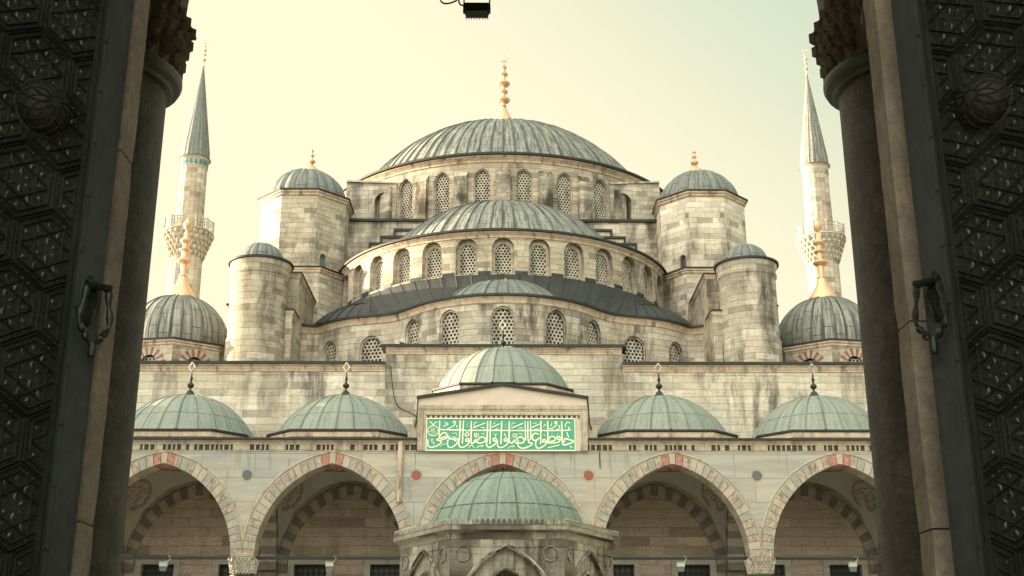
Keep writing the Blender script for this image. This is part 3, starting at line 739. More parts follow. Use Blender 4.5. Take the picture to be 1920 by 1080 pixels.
AP = dict(spring=6.8, pier=0.475, band=0.46, rise=3.8, top=11.1)
def wing(root, piers, dark=False, spring=6.8, caph=0.66, rod=0.0, discs=True, domes=True, finials=(), centre=None, colr=0.42, depth=6.4, skip_dome=(), lift=0.0):
    zS = spring; zt = zS + 4.3
    path = line(piers[0] - 0.4, 0, piers[-1] + 0.4, 0); pb = line(piers[0] - 0.4, 0.95, piers[-1] + 0.4, 0.95)
    X = lambda x: x - path.p[0].x
    ops = []
    for a, b in zip(piers, piers[1:]):
        c, wd = (a + b) / 2, (b - a) - 0.95
        ops.append(dict(s=X(c), steps=[(wd + 2 * 0.46, zS, zS, 3.8 + 0.46, 0.02)]))
    mb = MB(); wall(mb, path, zS, zt, ops, 1.5); wall(mb, pb, zS, zt, ops, 1.5)
    mb.build('spandrel_wall', 'marble', root)
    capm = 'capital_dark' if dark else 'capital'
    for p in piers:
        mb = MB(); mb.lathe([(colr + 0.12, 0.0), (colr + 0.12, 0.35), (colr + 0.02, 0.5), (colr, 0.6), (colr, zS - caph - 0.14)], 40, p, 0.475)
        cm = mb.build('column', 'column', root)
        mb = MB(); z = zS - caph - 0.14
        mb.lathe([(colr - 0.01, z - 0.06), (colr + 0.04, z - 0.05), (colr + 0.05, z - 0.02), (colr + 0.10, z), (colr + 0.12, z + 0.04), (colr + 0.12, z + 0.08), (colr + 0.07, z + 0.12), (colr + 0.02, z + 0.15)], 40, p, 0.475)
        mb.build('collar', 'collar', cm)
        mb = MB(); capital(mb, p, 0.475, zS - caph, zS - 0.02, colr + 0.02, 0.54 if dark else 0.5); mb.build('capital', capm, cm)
        mb = MB(); mb.box(p - 0.475, p + 0.475, 0.0, 0.95, zS - 0.02, zS + 0.012); mb.build('impost', capm, cm)
    for i, (a, b) in enumerate(zip(piers, piers[1:])):
        c, wd = (a + b) / 2, (b - a) - 0.95; rnd = random.Random(i * 3 + 1)
        cols = [rnd.choice((0, 1, 1) if k % 2 else (2, 2, 0)) for k in range(60)]
        def cf(k, n):
            m = n // 2
            return 0 if k == m else (3 if abs(k - m) == 1 else cols[k])
        mb = MB(); voussoirs(mb, path, X(c), wd, zS, 3.8, 0.455, 37, -0.012, 0.96, cf)
        if not dark:      # mortar joints between the arch stones
            I_ = outline(wd, zS, zS, 3.8, 200)[1:-1]; O_ = outline(wd + 0.91, zS, zS, 3.8 + 0.455, 200)[1:-1]
            def res(L_):
                D = [0]
                for p_, q_ in zip(L_, L_[1:]): D.append(D[-1] + math.hypot(p_[0] - q_[0], p_[1] - q_[1]))
                o_ = []
                for k_ in range(38):
                    t_ = D[-1] * k_ / 37; j_ = min(range(len(D)), key=lambda i_: abs(D[i_] - t_)); o_.append(L_[j_])
                return o_
            for (ax, az), (bx_, bz_) in zip(res(I_), res(O_)):
                l_ = math.hypot(bx_ - ax, bz_ - az); nx_, nz_ = -(bz_ - az) / l_ * 0.011, (bx_ - ax) / l_ * 0.011
                mb.face([(c + ax - nx_, -0.0135, az - nz_), (c + bx_ - nx_, -0.0135, bz_ - nz_), (c + bx_ + nx_, -0.0135, bz_ + nz_), (c + ax + nx_, -0.0135, az + nz_)], None, 4)
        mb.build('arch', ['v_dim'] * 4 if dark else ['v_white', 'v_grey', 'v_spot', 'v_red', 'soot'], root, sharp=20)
        mb = MB()         # raised moulding round the arch
        ol = outline(wd + 0.95, zS + 0.3, zS + 0.3, 3.8 + 0.475 - 0.3, 24)[1:-1]
        mb.tube([(c + x, -0.02, z) for x, z in ol], 0.028, 5); mb.build('arch_moulding', 'trim', root)
        mb = MB(); mb.box(a + 0.3, b - 0.3, 0.43, 0.51, zS - 0.06 + rod, zS + 0.055 + rod); mb.build('tie_rod', 'iron', root)
        vault(root, c, 3.42, (b - a) / 2 - 0.12, 2.97, zS, 4.12, 1.4)
        if domes and i not in skip_dome:
            up = 2.0 if (centre is not None and i == centre) else lift
            hx, ch = 2.95, 1.15
            poly = [(c - hx + ch, 3.2 - hx), (c + hx - ch, 3.2 - hx), (c + hx, 3.2 - hx + ch), (c + hx, 3.2 + hx - ch), (c + hx - ch, 3.2 + hx), (c - hx + ch, 3.2 + hx), (c - hx, 3.2 + hx - ch), (c - hx, 3.2 - hx + ch)]
            mb = MB(); zb = zS + 4.7 if up < 1 else zS + 6.3; zd = zS + 5.3 + up
            mb.frustum(poly, zb, poly, zd - 0.12, 0)
            p1, p2 = offset_poly(poly, 0.12), offset_poly(poly, 0.1)
            mb.frustum(offset_poly(poly, 0.05), zd - 0.35, offset_poly(poly, 0.07), zd - 0.15, 0)
            mb.prism(p1, zd - 0.12, zd - 0.03, 1); mb.frustum(p1, zd - 0.03, offset_poly(poly, -0.5), zd + 0.08, 1, True)
            bs = mb.build('dome_base', ['trim', 'coping'], root)
            dm = dome(root, c, 3.2, zd - (0.95 if up > 1 else 1.15), 3.2, zd + 0.0, 24, 'lead_green', rib=0.045, rw=0.10, rot=0.13 * i, flare=0.10)
            if i in finials: bronze_finial(dm, c, 3.2, zd + 2.03, 1.55)
            if up < 1:
                mb = MB(); roof_hole(mb, a, b, 0.0, depth, zS + 4.72, poly, c, 3.2); mb.build('roof', 'lead_dark', root)
        elif not domes or i in skip_dome:
            mb = MB(); mb.face([(a, 0, zS + 4.72), (b, 0, zS + 4.72), (b, depth, zS + 4.72), (a, depth, zS + 4.72)]); mb.build('roof', 'lead_dark', root)
    for p in piers:     # striped cross arches over the walk, and their wall piers
        pp = line(p, 0.95, p, depth - 0.02); mb = MB()
        voussoirs(mb, pp, 2.46, 4.5, zS, 3.5, 0.5, 25, -0.36, 0.36, lambda k, n: k % 2)
        mb.build('cross_arch', ['s_dark', 's_light'], root, sharp=20)
        mb = MB(); z = 0.0; k = 0
        while z < zS - 0.01:
            z2 = min(z + 0.36, zS); mb.box(p - 0.36 + 0.002 * (k % 2), p + 0.36 - 0.002 * (k % 2), depth - 0.42, depth + 0.02, z, z2, k % 2); z = z2; k += 1
        mb.build('striped_wall_pier', ['s_dark', 's_light'], root)

def frieze(root, xs, zS=6.8):      # cornice over the arches: niches row, moulding, lead coping
    for x0, x1 in xs:
        p = line(x0, 0, x1, 0)
        mb = MB(); z = zS + 4.3
        sweep(mb, p, [(0.0, z), (0.03, z), (0.03, z + 0.03), (0.0, z + 0.04)], ds=2, mis=[0] * 3)
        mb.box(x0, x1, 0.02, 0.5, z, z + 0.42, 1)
        x = x0 + 0.05
        rnd = random.Random(5)
        while x < x1 - 0.1:
            wd = 0.065 if rnd.random() < 0.8 else rnd.choice((0.2, 0.35, 0.7))
            mb.box(x, min(x + wd, x1), -0.03, 0.03, z + 0.045, z + 0.27, 0); x += wd + rnd.uniform(0.10, 0.19)
        mb.box(x0, x1, -0.05, 0.3, z + 0.27, z + 0.33, 0)
        sweep(mb, p, [(0.05, z + 0.33), (0.09, z + 0.36), (0.12, z + 0.42), (0.15, z + 0.44), (0.0, z + 0.445)], ds=2, mis=[0] * 4)
        mb.box(x0, x1, -0.24, 0.3, z + 0.447, z + 0.53, 2)
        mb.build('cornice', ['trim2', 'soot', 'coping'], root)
M['trim2'] = plain('cornice_marble', (0.40, 0.36, 0.28), 0.8, 0.3, 1.5, dark=(0.16, 0.14, 0.11))

far = thing('courtyard_arcade', 'far courtyard arcade with marble arches and green lead domes below the mosque', 'arcade', (0, 0, 0))
FP = [-24.4, -17.45, -10.5, -3.55, 3.55, 10.5, 17.45, 24.4]
wing(far, FP, finials=(1, 2, 3, 4, 5), centre=3)
frieze(far, [(-24.8, -3.56), (3.56, 24.8)])
for x, m in ((-17.5, 'slate'), (-10.5, 'slate'), (-3.55, 'porphyry'), (3.55, 'porphyry'), (10.5, 'slate'), (17.5, 'slate')):
    mb = MB(); mb.lathe([(0.0, 0.0), (0.205, 0.0)], 28, 0, 0); mb.lathe([(0.205, 0.0), (0.215, -0.012), (0.24, -0.012), (0.25, 0.0)], 28, 0, 0, mis=[1] * 3)
    o = mb.build('marble_disc', [m, 'v_white'], far); o.rotation_euler = (R(90), 0, 0); o.location = (x, -0.016, 10.1)
# raised centre: pediment block over the middle arch
mb = MB(); zt = 11.1
for s in (-1, 1):      # side walls and gable
    mb.face([(s * 3.53, -0.1, zt), (s * 3.53, 6.4, zt), (s * 3.53, 6.4, 13.35), (s * 3.53, -0.1, 13.35)], None, 0)
mb.face([(-3.53, -0.1, zt), (3.53, -0.1, zt), (3.53, -0.1, 13.3), (0, -0.1, 13.86), (-3.53, -0.1, 13.3)], None, 0)
mb.face([(-3.53, -0.1, zt), (3.53, -0.1, zt), (3.53, 0.02, zt), (-3.53, 0.02, zt)], None, 0)
mb.build('pediment_block', 'plaster', far)
mb = MB()
for z0, z1, o_ in ((12.98, 13.03, 0.03), (12.86, 12.98, 0.06), (12.78, 12.86, 0.03)): mb.box(-3.53, 3.53, -0.1 - o_, -0.098, z0, z1)
for s in (-1, 1):
    a, b = sorted((s * 3.53, s * 3.32)); mb.box(a, b, -0.17, -0.098, 11.1, 12.775)
    a, b = sorted((s * 3.30, s * 3.22)); mb.box(a, b, -0.14, -0.098, 11.1, 12.70)
    a, b = sorted((s * 3.53, s * 3.95)); mb.box(a, b, 0.0, 0.5, 11.64, 12.05); 
    a, b = sorted((s * 3.53, s * 3.75)); mb.box(a, b, 0.0, 0.5, 12.05, 12.4)
mb.box(-3.2, 3.2, -0.16, -0.098, 12.60, 12.70)
x = -3.15
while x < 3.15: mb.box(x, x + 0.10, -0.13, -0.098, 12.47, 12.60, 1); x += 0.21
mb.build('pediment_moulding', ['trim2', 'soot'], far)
mb = MB()
for s in (-1, 1):
    a, b = (0, 13.86), (s * 3.60, 13.29)
    P = [(a[0], a[1]), (b[0], b[1]), (b[0], b[1] + 0.11), (a[0], a[1] + 0.11)]
    mb.face([(x, -0.24, z) for x, z in P]); mb.face([(P[3][0], -0.24, P[3][1]), (P[2][0], -0.24, P[2][1]), (P[2][0], 6.4, P[2][1]), (P[3][0], 6.4, P[3][1])])
    mb.face([(P[0][0], -0.24, P[0][1]), (P[1][0], -0.24, P[1][1]), (P[1][0], 6.4, P[1][1]), (P[0][0], 6.4, P[0][1])])
    mb.face([(P[1][0], -0.24, P[1][1]), (P[1][0], 6.4, P[1][1]), (P[2][0], 6.4, P[2][1]), (P[2][0], -0.24, P[2][1])])
mb.tube([(-3.56, -0.12, 13.3), (-3.60, -0.12, 12.3), (-3.66, -0.12, 12.1)], 0.035); mb.tube([(3.56, -0.12, 13.3), (3.62, -0.12, 12.3), (3.7, -0.12, 12.0)], 0.035)
mb.build('pediment_roof', 'coping', far)
mb = MB(); mb.tube([(-4.22, -0.1, 11.5), (-4.22, -0.1, 9.0)], 0.11, 8); mb.build('drainpipe', plain and 'trim', far)
mb = MB(); mb.tube([(4.02, -0.03, 11.1), (4.03, -0.03, 10.4)], 0.02, 5); mb.build('cable', 'iron', far)
far.location = (0, 50, 0)

# near wing with the gate behind it, and the two side wings (copies of one another)
near = thing('gate_arcade', 'near courtyard arcade seen from inside the gate with dark granite columns and stalactite capitals', 'arcade', (0, 0, 0))
NP = [-24.1, -17.2, -10.3, -3.4, 3.4, 10.3, 17.2, 24.1]
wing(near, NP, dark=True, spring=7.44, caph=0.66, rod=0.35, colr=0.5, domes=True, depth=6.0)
frieze(near, [(-24.6, 24.6)], 7.44)
near.rotation_euler = (0, 0, PI); near.location = (0, 9.86, 0)
side = thing('side_arcade', 'left courtyard arcade running from the gate wing to the far wing', 'arcade', (0, 0, 0))
wing(side, [-20.1 + 6.7 * k for k in range(7)]); frieze(side, [(-20.4, 20.4)])
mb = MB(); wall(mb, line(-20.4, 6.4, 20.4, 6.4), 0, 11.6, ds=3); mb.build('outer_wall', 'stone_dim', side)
side.rotation_euler = (0, 0, PI / 2); side.location = (-24.4, 29.9, 0)
s2 = side.copy(); col.objects.link(s2); s2.rotation_euler = (0, 0, -PI / 2); s2.location = (24.4, 29.9, 0)
s2['label'] = 'right courtyard arcade running from the gate wing to the far wing'
for ch in list(side.children):
    c = ch.copy(); col.objects.link(c); c.parent = s2
    for g_ in ch.children:
        q = g_.copy(); col.objects.link(q); q.parent = c
for a_ in (side, s2): a_['group'] = 'side arcades of the courtyard'

# ------------------------------------------------------------------ calligraphy panel
sg = thing('inscription_panel', 'long green panel with gilt Arabic calligraphy above the central arch', 'sign', (-0.07, 49.88, 11.13))
SX0, SX1, SZ0, SZ1, SY = -3.14, 2.99, 11.13, 12.43, 49.86
mb = MB(); mb.box(SX0, SX1, SY, SY + 0.05, SZ0, SZ1); mb.build('panel', 'sign', sg)
def sxy(off, x, y): px, py = off + x / 16.88, 784 + y / 16.88; return (SX0 + (px - 802) / 276 * (SX1 - SX0), SZ0 + (845 - py) / 58 * (SZ1 - SZ0))
ST = {798: [
 (30, "465,100 455,640"), (24, "625,160 700,190 715,225 580,290"), (24, "930,190 890,150 930,115 965,150 950,220 860,300 700,365"),
 (15, "1030,250 985,270 1020,300 1005,350"), (34, "490,390 1270,405"), (34, "1400,410 1690,412"),
 (30, "1280,405 1340,460 1390,540 1320,590 1270,560 1330,470 1400,410"), (34, "440,650 540,520 640,490 700,540 680,600 440,680 370,710 520,760 510,820 400,900 200,950 110,880 100,690"),
 (34, "500,720 640,680 720,640 760,590 770,670 820,690 850,640 880,700 930,690 930,600"),
 (34, "1000,750 950,740 950,700 1000,670 1050,720 1000,850 860,950 750,930 720,820 740,700"), (38, "1115,100 1095,720"), (34, "1215,100 1190,830"),
 (34, "1400,740 1330,765 1295,720 1330,672 1400,700 1400,800 1300,910 1160,950 1090,900 1075,780 1095,700"),
 (20, "1590,490 1590,610 1690,610"), (36, "1465,110 1465,760 1520,815 1600,760 1600,690"), (20, "870,510 990,500 1010,590"),
 (18, "480,935 570,860 700,840"), (26, "1520,340 1690,262"), (24, "1560,180 1640,155"), (18, "1550,290 1560,190"),
 (20, "1400,980 1420,910 1500,880 1560,970"), (18, "190,700 260,700 215,760 290,800 290,870"), (20, "130,145 200,165 265,245 320,165 390,150"),
 (48, "1338,205 1342,215"), (48, "1338,272 1342,282"),
 (12, "180,320 230,360 200,410 260,420 300,370 340,430"), (12, "150,430 220,470 290,460 350,480"), (12, "200,520 250,540 320,510"), (12, "240,300 280,330 260,380")],
 890: [(34, "-90,411 1690,418"), (38, "430,110 410,700 395,860 450,940 520,940 660,850 720,730 660,655 610,690 620,745 710,750"),
 (34, "520,110 505,850"), (36, "875,120 850,850"), (36, "1115,120 1110,700 1170,810 1230,790 1270,710 1300,790 1400,820 1540,800 1590,720 1500,625 1400,645 1320,740"),
 (34, "1080,755 960,745 960,690 1010,665 1070,720 1060,830 940,925 830,955 750,900 740,750"),
 (34, "0,800 60,700 90,790 200,815 340,770 360,680 280,625 170,660 100,760"), (36, "1610,120 1630,700 1540,800"),
 (32, "1400,720 1380,860 1440,950 1560,975 1690,930"), (28, "0,320 360,175"), (26, "550,320 820,200"), (28, "1180,345 1550,185"),
 (50, "998,222 1002,232"), (50, "988,292 992,302"), (18, "620,510 680,560 750,510"), (18, "685,560 685,620"), (20, "950,490 1010,620"),
 (18, "20,490 30,610 130,610 125,490"), (18, "75,490 75,600"), (18, "1230,500 1240,620 1340,620 1340,500"), (18, "1290,500 1290,610"),
 (20, "220,520 320,510 310,570"), (20, "1400,520 1520,510 1500,580"), (20, "200,320 310,320 330,390"), (20, "1390,350 1500,320 1520,390"),
 (24, "650,385 770,362"), (20, "1190,290 1210,175 1320,182"), (16, "590,220 650,190 665,140"), (16, "80,970 200,900 290,890 270,930 210,930"),
 (16, "1060,985 1180,910 1270,890 1240,940 1180,920")],
 982: [(34, "0,415 1380,410 1440,370 1430,290"), (34, "60,110 70,700 0,780"), (32, "150,110 155,750 270,800 260,870 130,945 0,975"),
 (34, "235,110 240,690 150,755"), (36, "490,540 400,505 310,540 290,640 330,725 420,720 520,640"), (34, "560,110 550,850"),
 (34, "700,775 620,775 615,730 660,695 720,750 700,860 560,955 450,970 390,880 400,760 430,730"), (34, "780,110 775,760"),
 (34, "780,730 850,625 940,605 1010,660 960,745 700,780"), (34, "740,800 900,810 1100,780 1170,690 1140,605 1090,595 1060,650 1100,690 1160,680"),
 (36, "1220,110 1230,760 1280,865 1350,860 1590,762 1450,700 1310,675 1285,800"), (50, "903,502 907,512"), (50, "1093,502 1097,512"),
 (22, "640,200 710,230 630,300"), (24, "1040,190 1000,180 1020,130 1070,150 1040,240 940,330 820,365"), (20, "905,150 900,230 840,280"),
 (20, "1090,260 1140,270 1140,350 1050,380"), (22, "1490,180 1400,150 1340,230 1330,310"), (24, "1380,460 1430,630"), (24, "770,960 1150,870"),
 (18, "650,530 670,580 700,570"), (16, "1460,900 1510,900 1490,960 1550,930"), (26, "270,320 520,205"), (20, "300,190 420,170 400,215"), (22, "350,385 490,368")]}
mb = MB(); lay = 0
for off, L in ST.items():
    for wd, s in L:
        P = [tuple(float(c) for c in q.split(',')) for q in s.split()]
        if len(P) > 3: P = spline(P, 4)
        P = [sxy(off, *p) for p in P]; hw = wd / 16.88 / 276 * 6.13 / 2 * 1.15; lay = (lay + 1) % 23
        y = SY - 0.012 - 0.0006 * lay; Lf, Rt = [], []
        for i, p in enumerate(P):
            a, b = P[max(0, i - 1)], P[min(len(P) - 1, i + 1)]; l = math.hypot(b[0] - a[0], b[1] - a[1]) or 1
            nx, nz = -(b[1] - a[1]) / l * hw, (b[0] - a[0]) / l * hw
            e = 0.55 if (len(P) > 2 and i in (0, len(P) - 1)) else 1
            Lf.append((p[0] + nx * e, p[1] + nz * e)); Rt.append((p[0] - nx * e, p[1] - nz * e))
        for i in range(len(P) - 1):
            mb.face([(Lf[i][0], y, Lf[i][1]), (Rt[i][0], y, Rt[i][1]), (Rt[i + 1][0], y, Rt[i + 1][1]), (Lf[i + 1][0], y, Lf[i + 1][1])])
            for q in (Lf, Rt): mb.face([(q[i][0], y, q[i][1]), (q[i + 1][0], y, q[i + 1][1]), (q[i + 1][0], SY, q[i + 1][1]), (q[i][0], SY, q[i][1])])
c0 = sxy(798, 265, 430); rr = sxy(798, 430, 430)[0] - c0[0]
mb.tube([(c0[0] + rr * math.cos(t * PI / 12), SY - 0.01, c0[1] + rr * math.sin(t * PI / 12)) for t in range(25)], 0.022, 5)
mb.build('calligraphy', 'letter', sg)
mb = MB()
for a in ((SX0 - .03, SX1 + .03, SZ0 - .04, SZ0), (SX0 - .03, SX1 + .03, SZ1, SZ1 + .04), (SX0 - .03, SX0, SZ0, SZ1), (SX1, SX1 + .03, SZ0, SZ1)): mb.box(a[0], a[1], SY - 0.03, SY + 0.05, a[2], a[3])
mb.build('frame', 'letter', sg)

# ------------------------------------------------------------------ the mosque
mq = thing('mosque', 'great stone mosque with cascading lead domes rising behind the courtyard arcade', 'mosque', (0, 56.4, 0))
# courtyard front wall of the prayer hall, with a raised middle
mb = MB()
wall(mb, line(-27, 56.4, -5.6, 56.4), 11.0, 16.45, ds=3); wall(mb, line(5.72, 56.4, 27, 56.4), 11.0, 16.45, ds=3)
wall(mb, line(-5.6, 56.4, 5.72, 56.4), 11.0, 17.3, ds=3)
for x in (-5.6, 5.72): mb.face([(x, 56.4, 16.4), (x, 57.6, 16.4), (x, 57.6, 17.3), (x, 56.4, 17.3)])
mb.build('front_wall', 'stone_wall', mq)
ow = []
WX = [-15.6, -8.7, -5.25, 5.25, 8.7, 15.6, -12.1, 12.1, -19.5, 19.5]
mb = MB()
# lower back wall of the arcade: rectangular window openings cut into it
xs = sorted(WX); p = line(-27, 56.4, 27, 56.4)
edges = [-27]
for x in xs: edges += [x - 0.74, x + 0.74]
edges.append(27)
for a, b in zip(edges[::2], edges[1::2]): wall(mb, p, 0, 11.0, ds=3, s0=a + 27, s1=b + 27)
for x in xs:
    wall(mb, p, 7.12, 11.0, ds=3, s0=x - 0.74 + 27, s1=x + 0.74 + 27); wall(mb, p, 0, 4.6, ds=3, s0=x - 0.74 + 27, s1=x + 0.74 + 27)
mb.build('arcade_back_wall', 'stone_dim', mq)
for x in xs:
    mb = MB()
    for a, b, c, d_ in ((x - 1.0, x - 0.74, 4.4, 7.40), (x + 0.74, x + 1.0, 4.4, 7.40), (x - 0.74, x + 0.74, 7.12, 7.40), (x - 0.74, x + 0.74, 4.4, 4.62)): mb.box(a, b, 56.30, 56.75, c, d_)
    f_ = mb.build('window', 'marble', mq)
    mb = MB(); mb.face([(x - 0.75, 56.72, 4.6), (x + 0.75, 56.72, 4.6), (x + 0.75, 56.72, 7.15), (x - 0.75, 56.72, 7.15)]); mb.build('pane', 'pane', f_)
    mb = MB()
    for k in range(6): xx = x - 0.62 + k * 0.248; mb.tube([(xx, 56.5, 4.62), (xx, 56.5, 7.12)], 0.018, 4)
    for k in range(10): zz = 4.75 + k * 0.25; mb.tube([(x - 0.74, 56.5, zz), (x + 0.74, 56.5, zz)], 0.018, 4)
    mb.build('grille', 'iron', f_)
# wall arches over the bays
mb = MB(); p = line(-27, 56.4, 27, 56.4)
for a, b in zip(FP, FP[1:]): voussoirs(mb, p, (a + b) / 2 + 27, b - a - 1.45, 6.8, 3.45, 0.5, 29, -0.10, 0.0, lambda k, n: k % 2)
mb.build('wall_arch', ['s_dark', 's_light'], mq, sharp=20)
# copings of the front wall
mb = MB()
for x0, x1, z in ((-27, -5.6, 16.45), (5.72, 27, 16.45), (-5.6, 5.72, 17.3)):
    pp = line(x0, 56.4, x1, 56.4)
    sweep(mb, pp, [(0.0, z - 0.34), (0.05, z - 0.30), (0.05, z - 0.24), (0.10, z - 0.18), (0.12, z - 0.10), (0.18, z - 0.06), (0.18, z)], ds=3, mis=[0] * 6)
    e = 0.22
    mb.box(x0 - (e if x0 == -5.6 else 0), x1 + (e if x1 == 5.72 else 0), 56.4 - 0.26, 57.4, z + 0.003, z + 0.14, 1)
mb.build('front_coping', ['trim', 'coping'], mq)
# roof slab and body
mb = MB(); mb.box(-27, 27, 57.5, 109, 0, 16.3); mb.build('hall_body', 'stone', mq)
mb = MB(); mb.box(-5.5, 5.6, 56.5, 58.9, 16.9, 17.28); mb.face([(-26.9, 56.5, 16.40), (26.9, 56.5, 16.40), (26.9, 60, 16.50), (-26.9, 60, 16.50)]); mb.build('hall_roof', 'lead_dark', mq)

lat = {}
def win(parent, kind, path, s, dep, zb):
    if kind not in lat:
        w_, h, p_ = {'drum': (0.95, 3.2, 0.20), 'half': (0.85, 2.0, 0.185), 'exedra': (1.0, 2.1, 0.215), 'small': (0.9, 0.8, 0.2)}[kind]
        lat[kind] = lattice('window', w_, h, p_, hole=0.37)
    x, y, z = path.at(s, dep, zb)
    return place(lat[kind], parent, (x, y, z), path.ang(s))

# exedra wall, three lobes, with windows
EX = [(-11.6, 63.4), (-10.6, 63.9), (-10.0, 63.85), (-9.35, 63.2), (-8.24, 62.43), (-6.91, 62.0), (-5.74, 61.55), (-4.82, 60.7), (-3.93, 59.75), (-2.8, 58.96), (-1.45, 58.42), (0.0, 58.26)]
EXP = Path(spline(EX + [(-x, y) for x, y in reversed(EX[:-1])], 8))
mb = MB(); ops = []
EW = [(-9.35, 1.0, 17.55), (-6.95, 1.15, 17.5), (-4.72, 0.95, 18.0), (-2.72, 1.0, 18.0), (0, 1.1, 18.0)]
EW = EW + [(-x, w_, z) for x, w_, z in EW[:-1]]
exs = []
for X, w_, zb in EW:
    s = EXP.s_of_x(X); zs = zb + 1.35; exs.append((s, zb))
    ops.append(dict(s=s, steps=[(w_ + 0.16, zb - 0.1, zs, 0.68, 0.10), (w_, zb, zs, 0.58, 0.30)]))
wall(mb, EXP, 16.3, 20.5, ops, 0.45, mr=0)
mb.build('exedra_wall', ['stone_dirty'], mq)
for s, zb in exs: win(mq, 'exedra', EXP, s, 0.22, zb - 0.02)
mb = MB()
sweep(mb, EXP, [(0.0, 20.15), (0.05, 20.2), (0.05, 20.3), (0.12, 20.42), (0.16, 20.5)], ds=0.3, mis=[0] * 4)
sweep(mb, EXP, [(0.16, 20.5), (0.26, 20.51), (0.26, 20.63), (-0.5, 20.72)], ds=0.3, mis=[1] * 3)
mb.build('exedra_cornice', ['trim', 'coping'], mq)
# lead roof rising from the exedras to the half-dome drum
HC = (0.0, 71.8); HR = 9.95
mb = MB(); N = 96; prev = None
for i in range(N + 1):
    t = i / N; s = EXP.len * (0.03 + 0.94 * t); b = EXP.at(s, 0.3, 20.68); a = R(-80 + 160 * t)
    top = (HC[0] + (HR - 0.05) * math.sin(a), HC[1] - (HR - 0.05) * math.cos(a), 22.98)
    if prev:
        for q in range(4):
            f0, f1 = q / 4, (q + 1) / 4
            def ip(A, B, f):
                z = A[2] + (B[2] - A[2]) * f ** 1.25; return (A[0] + (B[0] - A[0]) * f, A[1] + (B[1] - A[1]) * f, z)
            P = [ip(prev[0], prev[1], f0), ip(b, top, f0), ip(b, top, f1), ip(prev[0], prev[1], f1)]
            mb.face(P, [((i - 1) / 3, f0 * 4), (i / 3, f0 * 4), (i / 3, f1 * 4), ((i - 1) / 3, f1 * 4)])
        if i % 3 == 0: mb.tube([ip(b, top, f / 5) for f in range(6)], 0.045, 4)
    prev = (b, top)
# flashing steps against the drum
HP = arc_path(HC[0], HC[1], HR, PI, 2 * PI, 160)
for k in range(-6, 6):
    a = R(11.5 * (k + 0.5)); sc_ = HR * (a + PI / 2); sweep(mb, HP, [(0.03, 22.9), (0.035, 23.12 + 0.0 * k), (0.0, 23.14)], s0=sc_ - 0.34, s1=sc_ + 0.34, ds=0.3)
mb.build('exedra_roof', 'lead_dark', mq)
dome(mq, 0, 62.55, 17.28, 5.3, 20.68, 38, 'lead_small', name='exedra_dome', rib=0.05, rw=0.10)
for s in (-1, 1): dome(mq, s * 7.5, 66.0, 17.9, 4.45, 20.68, 34, 'lead_dark', name='exedra_dome', rib=0.05, rw=0.10)

# half dome drum
mb = MB(); ops = []; hs = []
for k in range(-6, 7):
    a = R(11.5 * k); s = HR * (a + PI / 2)
    ops.append(dict(s=s, steps=[(1.20, 22.98, 24.42, 0.66, 0.30), (0.88, 22.98, 24.32, 0.48, 0.45)])); hs.append(s)
wall(mb, HP, 22.6, 25.35, ops, 0.35); mb.build('half_dome_drum', 'stone', mq)
for s in hs: win(mq, 'half', HP, s, 0.38, 22.95)
mb = MB(); z = 25.35
sweep(mb, HP, [(0.0, z - 0.34), (0.06, z - 0.30), (0.06, z - 0.22), (0.16, z - 0.10), (0.22, z - 0.06), (0.22, z)], ds=0.35, mis=[0] * 5)
sweep(mb, HP, [(0.22, z), (0.34, z + 0.01), (0.34, z + 0.13), (-1.9, z + 0.30)], ds=0.35, mis=[1] * 3)
mb.build('half_dome_cornice', ['trim', 'coping'], mq)
dome(mq, 0, 71.5, 21.3, 9.15, 25.5, 64, 'lead', name='half_dome', rib=0.07, rw=0.11, rows=22)

# square base below the main dome with stepped shoulders
mb = MB(); mb.box(-11.5, 11.5, 71.85, 95.0, 16, 29.85)
for x, y, z in ((6.75, 71.45, 29.05), (7.55, 71.1, 28.45), (8.2, 70.8, 27.9)): mb.box(-x, x, y, y + 0.6, 24, z)
mb.build('square_base', 'stone_dirty', mq)
mb = MB(); mb.box(-11.6, 11.6, 71.68, 95.1, 29.853, 30.02)
for x, y, z in ((6.75, 71.45, 29.05), (7.55, 71.1, 28.45), (8.2, 70.8, 27.9)):
    mb.box(-x - 0.12, x + 0.12, y - 0.12, y + 0.6, z + 0.003, z + 0.15)
    for s in (-1, 1): a, b = sorted((s * (x - 0.02), s * (x + 0.13))); mb.box(a, b, y - 0.1, y + 0.3, z - 0.78, z + 0.002)
mb.build('base_coping', 'coping', mq)

